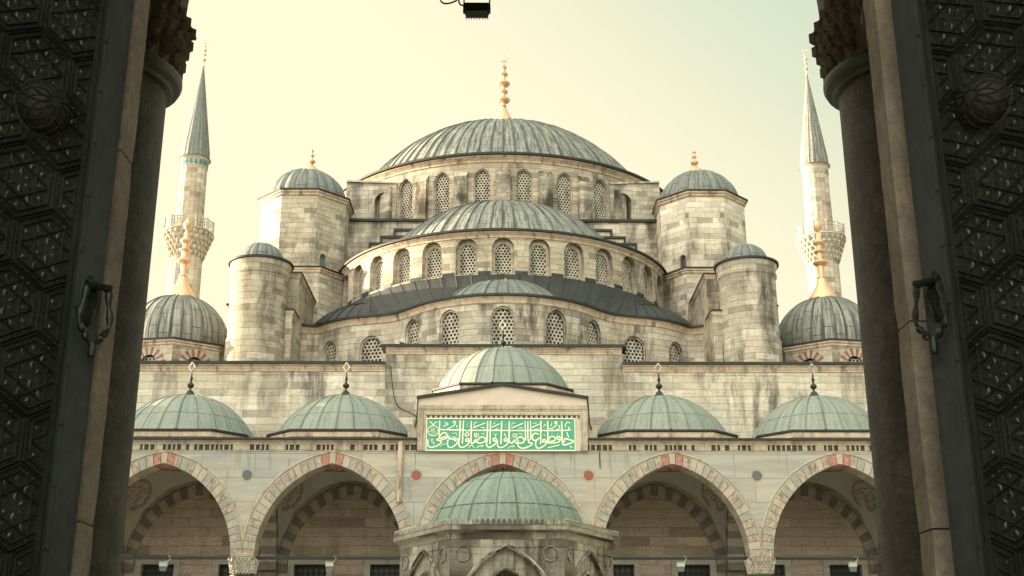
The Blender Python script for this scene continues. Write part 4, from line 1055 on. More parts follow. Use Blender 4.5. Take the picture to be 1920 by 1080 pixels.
# main drum, buttresses, windows, cornice, dome
DC = (0.0, 84.2); DR = 12.5
DP = arc_path(DC[0], DC[1], DR, 0.80 * PI, 2.20 * PI, 260)
sd = lambda a: DR * (R(a) + 1.5 * PI - 0.80 * PI)
mb = MB(); ops = []; ds_ = []
for k in range(-6, 6):
    a = 12.3 * (k + 0.5); s = sd(a); ds_.append((s, a))
    ops.append(dict(s=s, steps=[(1.12, 30.3, 32.8, 0.72, 0.10), (0.96, 30.4, 32.8, 0.64, 0.36)]))
wall(mb, DP, 29.9, 34.32, ops, 0.4); mb.build('main_drum', 'stone', mq)
for s, a in ds_: win(mq, 'drum', DP, s, 0.28, 30.35)
for k in range(-6, 7):
    mb = MB()
    s = sd(12.3 * k); c = 0.42
    P = lambda x, d_, z: DP.at(s + x, d_, z)
    for x0, x1, d0, d1 in ((-c, c, -0.42, -0.42), (-c, -c, 0.0, -0.42), (c, c, -0.42, 0.0)):
        mb.face([P(x0, d0, 30.0), P(x1, d1, 30.0), P(x1, d1, 32.9), P(x0, d0, 32.9)], [(s + x0 + d0, 30), (s + x1 + d1, 30), (s + x1 + d1, 32.9), (s + x0 + d0, 32.9)])
    mb.face([P(-c, -0.42, 32.9), P(c, -0.42, 32.9), P(c, 0, 33.45), P(-c, 0, 33.45)], None)
    mb.face([P(-c, -0.42, 32.9), P(-c, 0, 33.45), P(-c, 0, 32.9)]); mb.face([P(c, -0.42, 32.9), P(c, 0, 32.9), P(c, 0, 33.45)])
    mb.build('drum_buttress', 'stone_stained', mq)
mb = MB(); z = 34.32
sweep(mb, DP, [(0.0, z - 0.42), (0.07, z - 0.38), (0.07, z - 0.28), (0.2, z - 0.14), (0.3, z - 0.08), (0.3, z)], ds=0.4, mis=[0] * 5)
sweep(mb, DP, [(0.3, z), (0.46, z + 0.01), (0.46, z + 0.16), (-1.3, z + 0.34)], ds=0.4, mis=[1] * 3)
mb.build('drum_cornice', ['trim', 'coping'], mq)
md = dome(mq, DC[0], DC[1], 29.35, 12.4, 34.45, 84, 'lead', name='main_dome', rib=0.08, rw=0.13, rows=24)
# gilded finial of the main dome
mb = MB(); n_ = 18
prof = [(1.35, 41.15), (1.28, 41.5), (1.12, 42.0), (0.9, 42.55), (0.66, 43.1), (0.42, 43.55), (0.24, 43.95), (0.2, 44.05)]
mb.lathe(prof, 72, 0, 84.2, rmod=lambda t: 1 + 0.05 * abs(math.sin(t * n_ / 2)))
fp = bulbs(44.0, [(44.2, 0.26, 0.08), (44.75, 0.52, 0.30), (45.45, 0.36, 0.2), (46.15, 0.52, 0.28), (46.95, 0.36, 0.18), (47.55, 0.26, 0.14)], 0.17) + [(0.05, 47.95), (0.0, 48.0)]
mb.lathe(fp, 24, 0, 84.2); fn = mb.build('finial', 'gold', md)
mb = MB(); crescent(mb, 0, 84.2, 48.35, 0.27, 0.055, 0.5); mb.build('crescent', 'gold', fn)

def gold_finial(parent, x, y, z, kind):
    mb = MB()
    if kind == 'corner':
        mb.lathe([(0.86, z - 0.35), (0.78, z), (0.55, z + 0.35), (0.34, z + 0.7), (0.22, z + 1.05), (0.2, z + 1.2)], 32, x, y)
        mb.lathe(bulbs(z + 1.1, [(z + 1.15, 0.25, 0.05), (z + 2.05, 0.42, 0.22), (z + 2.7, 0.33, 0.14), (z + 3.25, 0.33, 0.22)], 0.17), 24, x, y)
        mb.lathe([(0.17, z + 3.3), (0.12, z + 3.7), (0.06, z + 3.85), (0.22, z + 4.1), (0.24, z + 4.25), (0.10, z + 4.5), (0.0, z + 4.75)], 16, x, y)
    elif kind == 'tower':
        mb.lathe([(0.62, z - 0.15), (0.5, z + 0.1), (0.22, z + 0.35), (0.12, z + 0.5)], 24, x, y)
        mb.lathe(bulbs(z + 0.45, [(z + 0.72, 0.25, 0.18), (z + 1.12, 0.16, 0.12), (z + 1.45, 0.12, 0.1)], 0.07) + [(0.0, z + 1.7)], 16, x, y)
    else:
        mb.lathe([(0.12, z - 0.1), (0.10, z + 0.5)] + bulbs(z + 0.5, [(z + 0.8, 0.28, 0.2), (z + 1.45, 0.22, 0.16), (z + 2.0, 0.16, 0.14), (z + 2.45, 0.12, 0.1)], 0.07) + [(0.03, z + 2.7)], 16, x, y)
        crescent(mb, x, y, z + 2.98, 0.22, 0.04, 0.8)
    return mb.build('finial', 'gold', parent)

for sgn in (-1, 1):
    # pierced wall joining the drum to the corner tower
    if sgn < 0: pth = line(-10.35, 74.3, -7.0, 73.75)
    else: pth = line(7.0, 73.75, 10.35, 74.3)
    mb = MB(); L = pth.len; so_ = L - 0.85 if sgn < 0 else 0.85
    ctr = pth
    op = [dict(s=so_, steps=[(1.2, 29.95, 32.1, 0.62, 0.8)])]
    wall(mb, pth, 29.95, 33.2, op, 1.0)
    hi, lo = (33.75, 33.4)
    z0_, z1_ = (hi, lo) if sgn < 0 else (lo, hi)
    mb.face([pth.at(0, 0, 33.2), pth.at(L, 0, 33.2), pth.at(L, 0, z1_), pth.at(0, 0, z0_)], [(0, 33.2), (L, 33.2), (L, z1_), (0, z0_)])
    mb.face([pth.at(0, -0.08, z0_), pth.at(L, -0.08, z1_), pth.at(L, 0.9, z1_ + 0.05), pth.at(0, 0.9, z0_ + 0.05)])
    mb.face([pth.at(0, -0.08, z0_ - 0.12), pth.at(L, -0.08, z1_ - 0.12), pth.at(L, -0.08, z1_), pth.at(0, -0.08, z0_)])
    for e_, zz in ((0, z0_), (L, z1_)): mb.face([pth.at(e_, 0, 29.95), pth.at(e_, 0.8, 29.95), pth.at(e_, 0.8, zz), pth.at(e_, 0, zz)])
    mb.face([pth.at(0, 0.8, 32.8), pth.at(L, 0.8, 32.8), pth.at(L, 0.8, z1_), pth.at(0, 0.8, z0_)])
    mb.build('drum_buttress_wall', 'stone_dirty', mq)
    # octagonal weight tower
    cx, cy, rin = sgn * 12.36, 71.1, 2.62
    poly = octa(cx, cy, rin); mb = MB(); top = 30.55
    for i in range(8):
        a, b = poly[i], poly[(i + 1) % 8]; mx, my = (a[0] + b[0]) / 2 - cx, (a[1] + b[1]) / 2 - cy
        fp_ = line(a[0], a[1], b[0], b[1])
        if my < -0.5 and mx * sgn < -0.5:      # facet turned to the half dome: small window
            s_ = fp_.len * (0.34 if sgn < 0 else 0.66)
            s_ = fp_.len * 0.30 if sgn < 0 else fp_.len * 0.70
            wall(mb, fp_, 16.3, top, [dict(s=s_, steps=[(0.5, 25.45, 26.35, 0.28, 0.22)])], 3)
            wp = (fp_, s_)
        else: wall(mb, fp_, 16.3, top, [], 3)
    tw = mb.build('corner_tower', 'stone' if sgn < 0 else 'stone_wall', mq)
    q = MB(); a = wp[0].at(wp[1] - 0.3, 0.2, 25.4); b = wp[0].at(wp[1] + 0.3, 0.2, 25.4)
    q.face([a, b, (b[0], b[1], 26.8), (a[0], a[1], 26.8)]); q.build('window', 'pane_green' if sgn < 0 else 'pane', tw)
    mb = MB(); eave(mb, poly, top, 0.24, 0, 1, 0.34); mb.face([(*p, top + 0.16) for p in poly], None, 1); mb.build('cornice', ['trim', 'coping'], tw)
    td = dome(mq, cx, cy, 30.35, 2.52, 30.72, 22, 'lead_small', name='tower_dome', rib=0.02, rw=0.08, scallop=0.10, rows=14)
    gold_finial(td, cx + sgn * -0.15, cy, 32.95, 'tower')
    # wider base of the tower, with its own coping
    S = lambda L_: [(sgn * x, y) for x, y in L_][::(1 if sgn > 0 else -1)]
    bp = S([(10.73, 67.3), (13.9, 67.3), (15.6, 69.0), (15.6, 74.0), (9.45, 74.0), (9.45, 69.0)])
    mb = MB(); mb.prism(bp, 16.3, 25.15); eave(mb, bp, 25.15, 0.2, 1, 2, 0.3); mb.face([(*p, 25.3) for p in bp], None, 2)
    mb.build('tower_base', ['stone_dirty', 'trim', 'coping'], mq)
    bp = S([(10.95, 62.1), (12.8, 62.1), (12.8, 67.5), (10.95, 67.5)])
    mb = MB(); mb.prism(bp, 16.3, 23.0); eave(mb, bp, 23.0, 0.14, 1, 2, 0.24); mb.face([(*p, 23.15) for p in bp], None, 2)
    mb.build('buttress', ['stone', 'trim', 'coping'], mq)
    bp = S([(10.95, 60.6), (12.4, 60.6), (12.4, 62.0), (10.95, 62.0)])
    mb = MB(); mb.prism(bp, 16.3, 20.45); eave(mb, bp, 20.45, 0.12, 1, 2, 0.2); mb.face([(*p, 20.6) for p in bp], None, 2)
    mb.build('low_buttress', ['stone', 'trim', 'coping'], mq)
    # upper side galleries glimpsed beside the round turrets
    bp = S([(12.8, 68.2), (16.0, 68.2), (16.0, 84.0), (12.8, 84.0)])
    mb = MB(); mb.prism(bp, 16.3, 23.1); eave(mb, bp, 23.1, 0.2, 1, 2, 0.3); mb.face([(*p, 23.25) for p in bp], None, 2)
    bp = S([(14.7, 67.3), (15.2, 67.3), (15.2, 67.8), (14.7, 67.8)]); mb.prism(bp, 20, 24.2); eave(mb, bp, 24.2, 0.1, 1, 2, 0.2)
    mb.build('side_gallery', ['stone', 'trim', 'coping'], mq)
    # round turret
    cx, cy = sgn * 12.78, 60.8
    if sgn > 0: cx = 12.9
    mb = MB(); mb.lathe([(1.56, 16.3), (1.55, 18.8), (1.50, 18.86), (1.47, 22.2), (1.48, 22.22), (1.55, 22.3), (1.55, 22.45), (1.50, 22.5), (1.50, 22.65), (1.58, 22.8), (1.60, 22.95)], 64, cx, cy)
    tt = mb.build('round_turret', 'stone' if sgn < 0 else 'stone_dirty', mq)
    mb = MB(); mb.lathe([(1.60, 22.95), (1.70, 22.96), (1.70, 23.07), (0.9, 23.25)], 48, cx, cy); mb.build('cornice', 'coping', tt)
    dome(tt, cx, cy, 23.05, 1.17, 23.12, 16, 'lead_small', name='turret_dome', rib=0.02, rw=0.07, scallop=0.05, rows=10)
    # corner dome on its octagon
    cx, cy = sgn * 17.75, 64.0; rot = R(22.5) + R(12 if sgn < 0 else -12)
    poly = octa(cx, cy, 3.05, rot); mb = MB(); vb = MB()
    cw = []
    for i in range(8):
        a, b = poly[i], poly[(i + 1) % 8]; my = (a[1] + b[1]) / 2 - cy
        fp_ = line(a[0], a[1], b[0], b[1])
        if my < -0.5:
            wall(mb, fp_, 16.3, 18.95, [dict(s=fp_.len / 2, steps=[(0.95, 17.2, 17.75, 0.48, 0.25)])], 3)
            voussoirs(vb, fp_, fp_.len / 2, 0.97, 17.70, 0.5, 0.42, 15, -0.012, None, lambda k, n: k % 2)
            cw.append(fp_)
        else: wall(mb, fp_, 16.3, 18.95, [], 3)
    cd = mb.build('corner_drum', 'stone', mq); vb.build('window_arches', ['v_brick', 'v_white'], cd)
    for fp_ in cw: win(cd, 'small', fp_, fp_.len / 2, 0.15, 17.3)
    mb = MB(); eave(mb, poly, 18.95, 0.2, 0, 1, 0.3); mb.build('cornice', ['trim', 'coping'], cd)
    kd = dome(mq, cx, cy, 19.5, 2.78, 19.05, 30, 'lead', name='corner_dome', rib=0.05, rw=0.10, rows=16)
    gold_finial(kd, cx, cy, 22.35, 'corner')
for o in list(lat.values()): drop(o)

# ------------------------------------------------------------------ minarets
def minaret(x, y, dz, tiles, label):
    t = thing('minaret', label, 'minaret', (x, y, 0), 'minarets behind the mosque'); T = dz
    flute = lambda n, k: (lambda a: 1 - k * (0.5 - 0.5 * math.cos(a * n)))
    mb = MB(); mb.lathe([(1.62, 10), (1.52, 41.2 + T)], 96, x, y, rmod=flute(16, 0.035)); mb.build('lower_shaft', 'stone_minaret', t)
    mb = MB(); mb.lathe([(1.33, 43.0 + T), (1.25, 50.2 + T)], 96, x, y, rmod=flute(16, 0.03)); 
    us = mb.build('upper_shaft', 'stone_minaret', t)
    mb = MB(); mb.lathe([(1.25, 50.2 + T), (1.30, 50.3 + T), (1.30, 50.95 + T), (1.40, 51.1 + T), (1.46, 51.2 + T)], 48, x, y)
    mb.build('shaft_collar', 'stone_minaret', us)
    if tiles:
        mb = MB()
        for k in range(18):
            a0, a1 = 2 * PI * (k + 0.18) / 18, 2 * PI * (k + 0.82) / 18; am = (a0 + a1) / 2
            pt = lambda a, z: (x + 1.315 * math.cos(a), y + 1.315 * math.sin(a), z + T)
            mb.face([pt(a0, 50.38), pt(a1, 50.38), pt(a1, 50.75), pt(am, 50.93), pt(a0, 50.75)])
        mb.build('tile_band', 'tile', us)
    # balcony: stalactite corbel, slab and pierced parapet
    mb = MB(); r0, r1 = 1.52, 2.30; z0, z1 = 40.9 + T, 43.3 + T; n = 5
    for k in range(n):
        a_, b_ = r0 + (r1 - r0) * (k / n) ** 1.15, r0 + (r1 - r0) * ((k + 1) / n) ** 1.15
        za, zb = z0 + (z1 - z0) * k / n, z0 + (z1 - z0) * (k + 1) / n
        mb.lathe([(a_, za), (a_ + 0.03, za + 0.15), (b_, zb - 0.12), (b_, zb)], 48, x, y)
        for q in range(24):
            a = 2 * PI * (q + 0.5 * (k % 2)) / 24; w2 = PI / 24 * 0.62
            P = [(x + rr * math.cos(a + w), y + rr * math.sin(a + w)) for rr, w in ((b_, -w2), (b_ + 0.11, 0), (b_, w2))]
            c = (x + a_ * math.cos(a), y + a_ * math.sin(a), za - 0.12)
            mb.face([c, (*P[0], zb - 0.2), (*P[1], zb - 0.2)]); mb.face([c, (*P[1], zb - 0.2), (*P[2], zb - 0.2)])
            mb.face([(*P[0], zb - 0.2), (*P[1], zb - 0.2), (*P[1], zb), (*P[0], zb)]); mb.face([(*P[1], zb - 0.2), (*P[2], zb - 0.2), (*P[2], zb), (*P[1], zb)])
    mb.lathe([(2.34, z1), (2.42, z1 + 0.05), (2.42, z1 + 0.14), (2.36, z1 + 0.2), (1.2, z1 + 0.21)], 48, x, y)
    bc = mb.build('balcony', 'stone_minaret', t)
    mb = MB(); zb, zt = z1 + 0.2, z1 + 1.32
    for q in range(12):
        a0, a1 = 2 * PI * q / 12, 2 * PI * (q + 1) / 12; R2 = 2.34
        A, B = Vector((x + R2 * math.cos(a0), y + R2 * math.sin(a0))), Vector((x + R2 * math.cos(a1), y + R2 * math.sin(a1)))
        mb.tube([(A.x, A.y, zb), (A.x, A.y, zt + 0.1)], 0.085, 6)
        def strip(f0, f1, za, zc):
            P, Q = A.lerp(B, f0), A.lerp(B, f1); mb.face([(P.x, P.y, za), (Q.x, Q.y, za), (Q.x, Q.y, zc), (P.x, P.y, zc)])
        strip(0, 1, zb, zb + 0.13); strip(0, 1, zt - 0.13, zt)
        nc = 4
        for k in range(nc + 1):
            f = k / nc; strip(max(0, f - 0.05), min(1, f + 0.05), zb + 0.13, zt - 0.13)
        for k in range(1, 3): z = zb + 0.13 + (zt - zb - 0.26) * k / 3; strip(0, 1, z - 0.045, z + 0.045)
    mb.build('parapet', 'stone_minaret', bc)
    sp = MB(); h = 10.2; nr = 20; per = 6
    prof = [(1.50, 51.2 + T), (1.50, 51.27 + T), (1.36, 51.35 + T)] + [(1.36 * (1 - i / 12) + 0.07, 51.35 + T + h * i / 12) for i in range(1, 13)]
    L = 0
    sp.lathe(prof, nr * 4, x, y, rmod=lambda a: 1 + 0.03 * max(0, math.cos(a * nr)) ** 6, us=lambda a: a / (2 * PI) * nr + 0.5)
    s_ = sp.build('spire', 'lead' if not tiles else 'lead_small', t)
    mb = MB(); zz = 61.5 + T
    mb.lathe(bulbs(zz - 0.1, [(zz + 0.15, 0.13, 0.1), (zz + 0.85, 0.22, 0.18), (zz + 1.45, 0.18, 0.15), (zz + 1.95, 0.2, 0.18), (zz + 2.4, 0.12, 0.1)], 0.055) + [(0.02, zz + 2.7)], 14, x, y)
    crescent(mb, x, y, zz + 2.95, 0.22, 0.045, 0.9)
    mb.build('finial', 'gold', s_)
minaret(-30.35, 110, 0, True, 'left minaret, slender fluted shaft with a turquoise tile band under its lead spire')
minaret(31.3, 112, 0.35, False, 'right minaret, plain fluted shaft without tiles under its lead spire')

# ------------------------------------------------------------------ fountain
FX, FY, FS = 0.10, 29.1, 2.50
ft = thing('fountain', 'hexagonal marble ablution fountain with a teal lead dome in the courtyard', 'fountain', (FX, FY, 0))
def hexa(r): return [(FX + r * math.cos(PI / 3 * k), FY + r * math.sin(PI / 3 * k)) for k in range(6)]
mb = MB(); H0 = hexa(FS)
mouth = []
for i in range(6):
    a, b = H0[i], H0[(i + 1) % 6]; fp_ = line(a[0], a[1], b[0], b[1]); c = fp_.len / 2
    wall(mb, fp_, 0, 4.87, [dict(s=c, steps=[(2.30, 0.3, 2.95, 1.72, 0.09), (1.05, 0.3, 3.5, 0.68, 0.35)])], 0.7)
    # carved ribs on the arch face
    vb = MB(); voussoirs(mb, fp_, c, 1.1, 3.45, 0.74, 0.46, 7, 0.075, 0.3, lambda k, n: 0, soffit=False, outer=False)
    ol = outline(2.34, 2.4, 2.95, 1.74, 24)
    mb.tube([fp_.at(c + x, -0.01, z) for x, z in ol], 0.05, 6)
    ol = outline(1.1, 2.4, 3.5, 0.72, 20)
    mb.tube([fp_.at(c + x, 0.05, z) for x, z in ol], 0.04, 6)
    for sx in (-0.95, 0.95):
        pc = fp_.at(c + sx, -0.0, 4.28); r_ = 0.16
        mb.tube([fp_.at(c + sx + r_ * math.cos(t * PI / 8), -0.012, 4.52 + r_ * math.sin(t * PI / 8)) for t in range(17)], 0.018, 5)
bd = mb.build('fountain_wall', 'fountain', ft)
mb = MB()
mb.frustum(hexa(FS + 0.01), 4.83, hexa(FS + 0.02), 4.85); mb.frustum(hexa(FS + 0.02), 4.85, hexa(FS + 0.03), 4.90); mb.frustum(hexa(FS + 0.03), 4.90, hexa(FS + 0.07), 4.97); mb.frustum(hexa(FS + 0.07), 4.97, hexa(FS + 0.16), 5.02)
mb.prism(hexa(FS + 0.17), 5.02, 5.14)
mb.build('fountain_cornice', 'fountain', ft)
mb = MB()        # scalloped crest stones along the eave
for i in range(6):
    a, b = Vector(hexa(FS + 0.12)[i]), Vector(hexa(FS + 0.12)[(i + 1) % 6]); e = (b - a).normalized(); n_ = Vector((e.y, -e.x)); n = 22
    for k in range(n):
        c = a + (b - a) * ((k + 0.5) / n); w_ = (b - a).length / n * 0.46
        P = []
        for t in range(7):
            an = PI * t / 6; P.append((c + e * (-w_ * math.cos(an)), 5.13 + 0.12 * math.sin(an)))
        for o_ in (0.055, -0.10):
            mb.face([(*(p + n_ * o_), z) for p, z in P])
        for (p, z), (q, z2) in zip(P, P[1:]): mb.face([(*(p + n_ * 0.055), z), (*(q + n_ * 0.055), z2), (*(q - n_ * 0.10), z2 + 0.03), (*(p - n_ * 0.10), z + 0.03)])
mb.build('crest', 'fountain', ft)
mb = MB(); mb.frustum(hexa(FS + 0.02), 5.15, hexa(1.7), 5.28, 0, True); mb.build('fountain_roof', 'lead_teal', ft)
dome(ft, FX, FY, 4.72, 1.93, 5.16, 20, 'lead_teal', name='fountain_dome', rib=0.022, rw=0.05, rows=18, flare=0.08, rot=R(9))

# ------------------------------------------------------------------ gate wall, jambs, door leaves
gt = thing('gateway', 'dark stone gate passage framing the courtyard with plain rough jambs', 'gate', (0, 3.6, 0))
def jamb(sgn, x, cuts):
    zs = [0] + cuts + [6.6]
    for i, (a, b) in enumerate(zip(zs, zs[1:])):
        mb = MB(); rnd = random.Random(i + (7 if sgn > 0 else 1)); o_ = rnd.uniform(0, 0.0025)
        n = int((b - a) / 0.09); g_ = 0.0025
        rows = []
        for k in range(n + 1):
            z = a + g_ + (b - a - 2 * g_) * k / n
            e = 0.003 if k in (0, n) else 0.0
            xi = x - o_ + e + rnd.uniform(-0.001, 0.001); yf = 3.985 - o_ - e + rnd.uniform(-0.0015, 0.0015)
            rows.append([(sgn * (xi + 0.5), 3.845, z), (sgn * xi, 3.845, z), (sgn * xi, yf - 0.016, z), (sgn * (xi + 0.016), yf, z), (sgn * (xi + 0.5), yf + 0.6, z)])
        for r_, q_ in zip(rows, rows[1:]):
            for k in range(4): mb.face([r_[k], r_[k + 1], q_[k + 1], q_[k]])
        mb.face(rows[0]); mb.face(rows[-1])
        mb.build('jamb_stone', 'jamb', gt)
jamb(-1, 1.315, [0.9, 2.2, 3.47]); jamb(1, 1.345, [1.0, 2.18, 2.86, 4.3])
mb = MB()
for s, xj in ((-1, 1.8), (1, 1.83)):
    a, b = sorted((s * xj, s * 24.4)); mb.box(a, b, 3.86, 4.50, 0, 12.2)
    a, b = sorted((s * 2.75, s * 3.2)); mb.box(a, b, -1.2, 3.859, 0, 8.0)
mb.box(-1.8, 1.83, 3.86, 4.5, 6.6, 12.2); mb.box(-3.2, 3.2, 0.6, 3.859, 8.001, 8.5)
mb.build('gate_wall', 'jamb', gt)

def door(sgn, px, py, label):
    t = thing('door_leaf', label, 'door', (px, py, 0), 'pair of bronze door leaves')
    ang = R(50); d_ = Vector((sgn * math.cos(ang), -math.sin(ang))); nn = Vector((-sgn * math.sin(ang), -math.cos(ang)))   # along the leaf, out of its visible face
    P = lambda u, o_, z: (px + d_.x * u + nn.x * o_, py + d_.y * u + nn.y * o_, z)
    def bx(mb, u0, u1, o0, o1, z0, z1):
        c = [P(u, o_, z) for z in (z0, z1) for u, o_ in ((u0, o0), (u1, o0), (u1, o1), (u0, o1))]
        for q in ((0, 1, 5, 4), (1, 2, 6, 5), (2, 3, 7, 6), (3, 0, 4, 7), (4, 5, 6, 7), (3, 2, 1, 0)): mb.face([c[k] for k in q])
    W, H = 1.28, 6.0; SW = 0.092
    mb = MB(); bx(mb, 0.0, W, -0.06, 0.0, 0.02, H); lf = mb.build('leaf_panel', 'door', t)
    mb = MB()
    bx(mb, -0.004, SW, 0.0005, 0.022, 0.02, H); bx(mb, 0.010, SW - 0.014, 0.022, 0.026, 0.05, H - 0.03)
    for k in range(26):
        z = 0.2 + k * 0.19
        for u in (SW - 0.006,): mb.tube([P(u, 0.02, z), P(u, 0.029, z)], 0.005, 6)
    mb.build('stile', 'stile', t)
    mb = MB(); bx(mb, SW + 0.006, SW + 0.014, 0.0, 0.008, 0.1, H - 0.1)
    cell = 0.135; sq3 = math.sqrt(3)
    U0, U1 = SW + 0.025, W - 0.02
    rnd = random.Random(3)
    def ridge(a, b, w_=0.006, h=0.011):
        # clip to the panel
        (u0, z0), (u1, z1) = a, b
        if u0 > u1: u0, z0, u1, z1 = u1, z1, u0, z0
        if u1 < U0 or u0 > U1: return
        if u0 < U0: z0 += (z1 - z0) * (U0 - u0) / (u1 - u0); u0 = U0
        if u1 > U1: z1 = z0 + (z1 - z0) * (U1 - u0) / max(1e-9, u1 - u0); u1 = U1
        l = math.hypot(u1 - u0, z1 - z0)
        if l < 0.008 or min(z0, z1) < 1.2: return
        n = ((z0 - z1) / l * w_, (u1 - u0) / l * w_)
        A = P(u0 + n[0], 0.0, z0 + n[1]); B = P(u1 + n[0], 0.0, z1 + n[1]); C = P(u1 - n[0], 0.0, z1 - n[1]); D = P(u0 - n[0], 0.0, z0 - n[1])
        E, F = P(u0, h, z0), P(u1, h, z1)
        mb.face([A, B, F, E]); mb.face([E, F, C, D]); mb.face([A, E, D]); mb.face([B, C, F])
    def boss(u, z, a, l, w_, h=0.004):      # small carved leaf-shaped filling
        if not (U0 + 0.01 < u < U1 - 0.01) or z < 1.3 or z > H - 0.1: return
        c, s = math.cos(a), math.sin(a); R_ = [(l, 0), (l * .3, w_), (-l * .5, w_ * .8), (-l, 0), (-l * .5, -w_ * .8), (l * .3, -w_)]
        pts = [P(u + x * c - y * s, 0.0005, z + x * s + y * c) for x, y in R_]; top = [P(u + (x * c - y * s) * .55, h, z + (x * s + y * c) * .55) for x, y in R_]
        for k in range(6): mb.face([pts[k], pts[(k + 1) % 6], top[(k + 1) % 6], top[k]])
        mb.face(top)
    # hexagon lattice (pointed top), doubled straps, a star in every cell
    j = 0; z = 1.0
    while z < H - 0.1:
        i = 0; u = SW - cell + (0 if j % 2 == 0 else cell * sq3 / 2)
        while u < W + cell:
            for q in range(6):
                a0, a1 = PI / 6 + PI / 3 * q, PI / 6 + PI / 3 * (q + 1)
                for rr in (cell * 0.955, cell * 0.80):
                    ridge((u + rr * math.cos(a0), z + rr * math.sin(a0)), (u + rr * math.cos(a1), z + rr * math.sin(a1)))
                m0, m2 = PI / 3 * q, PI / 3 * (q + 2); rs = cell * 0.82 * 0.866
                ridge((u + rs * math.cos(m0), z + rs * math.sin(m0)), (u + rs * math.cos(m2), z + rs * math.sin(m2)), 0.004, 0.009)
                am = (a0 + a1) / 2
                boss(u + cell * 0.52 * math.cos(am), z + cell * 0.52 * math.sin(am), am, 0.020, 0.010)
                boss(u + cell * 0.62 * math.cos(a0), z + cell * 0.62 * math.sin(a0), a0, 0.013, 0.010)
                boss(u + cell * 0.22 * math.cos(a0), z + cell * 0.22 * math.sin(a0), a0, 0.015, 0.008)
                # little cross bars between the doubled straps
                for f in (0.3, 0.5, 0.7):
                    x0 = u + (math.cos(a0) * (1 - f) + math.cos(a1) * f) * cell; z0_ = z + (math.sin(a0) * (1 - f) + math.sin(a1) * f) * cell
                    boss(u + (x0 - u) * 0.88, z + (z0_ - z) * 0.88, am, 0.006, 0.008)
            u += cell * sq3
        z += cell * 1.5; j += 1
    mb.build('strapwork', 'door', lf)
    # round boss with pierced ribs
    mb = MB(); bu, bz, br = 0.27, 3.49, 0.088
    def S(th, ph, r_=br): return P(bu + r_ * math.cos(ph) * math.cos(th), r_ * math.sin(ph) * 0.95, bz + r_ * math.cos(ph) * math.sin(th))
    for k in range(28):
        for i in range(8):
            t0, t1, p0, p1 = 2 * PI * k / 28, 2 * PI * (k + 1) / 28, PI / 2 * i / 8, PI / 2 * (i + 1) / 8
            q = [S(t0, p0), S(t1, p0), S(t1, p1), S(t0, p1)]; mb.face(q if i < 7 else q[:3])
    for k in range(12):
        t0 = 2 * PI * k / 12
        for sg_ in (-1, 1): mb.tube([S(t0 + sg_ * 0.9 * math.sin(ph * PI / 2 / 8) , ph * PI / 2 / 8, br * 1.02) for ph in range(8)], 0.0035, 4)
    mb.tube([S(2 * PI * k / 24, 0.0, br * 1.07) for k in range(25)], 0.009, 6)
    mb.build('door_boss', 'boss', lf)
    # handle: oval plate, arm, hanging lyre ring
    mb = MB(); hu, hz = SW * 0.5, 2.885
    ov = [(hu + 0.034 * math.cos(2 * PI * k / 20), hz + 0.088 * math.sin(2 * PI * k / 20)) for k in range(20)]
    o2 = [(hu + 0.8 * (u - hu), hz + 0.85 * (z - hz)) for u, z in ov]; o3 = [(hu + 0.45 * (u - hu), hz + 0.5 * (z - hz)) for u, z in ov]
    for k in range(20):
        j = (k + 1) % 20
        mb.face([P(*ov[k][:1], 0.027, ov[k][1]), P(ov[j][0], 0.027, ov[j][1]), P(o2[j][0], 0.036, o2[j][1]), P(o2[k][0], 0.036, o2[k][1])])
        mb.face([P(o2[k][0], 0.036, o2[k][1]), P(o2[j][0], 0.036, o2[j][1]), P(o3[j][0], 0.060, o3[j][1]), P(o3[k][0], 0.060, o3[k][1])])
    mb.face([P(u, 0.060, z) for u, z in o3])
    hp = mb.build('handle_plate', 'bronze_ring', t)
    mb = MB(); mb.tube([P(hu, 0.05, hz + 0.035), P(hu, 0.078, hz + 0.035)], 0.013, 8)
    mb.tube([P(hu - 0.042, 0.080, hz + 0.038), P(hu - 0.02, 0.080, hz + 0.04), P(hu + 0.02, 0.080, hz + 0.04), P(hu + 0.042, 0.080, hz + 0.038)], [0.016, 0.012, 0.012, 0.016], 8)
    for s_ in (-1, 1):
        pts = [(0.040, 0.030), (0.043, -0.01), (0.052, -0.05), (0.053, -0.085), (0.040, -0.112), (0.030, -0.118), (0.022, -0.140), (0.006, -0.150)]
        pts = spline([(a * s_, b) for a, b in pts], 4); mb.tube([P(hu + a, 0.080, hz + b) for a, b in pts], [0.0095 + 0.003 * math.sin(k * 0.9) for k in range(len(pts))], 7)
    mb.tube([P(hu, 0.080, hz - 0.14), P(hu, 0.081, hz - 0.165), P(hu, 0.080, hz - 0.19), P(hu, 0.079, hz - 0.20)], [0.008, 0.015, 0.012, 0.004], 8)
    mb.build('handle_ring', 'bronze_ring', hp)
door(-1, -1.323, 3.78, 'left bronze door leaf with star strapwork, round boss and hanging ring handle')
door(1, 1.370, 3.715, 'right bronze door leaf with star strapwork, round boss and hanging ring handle')

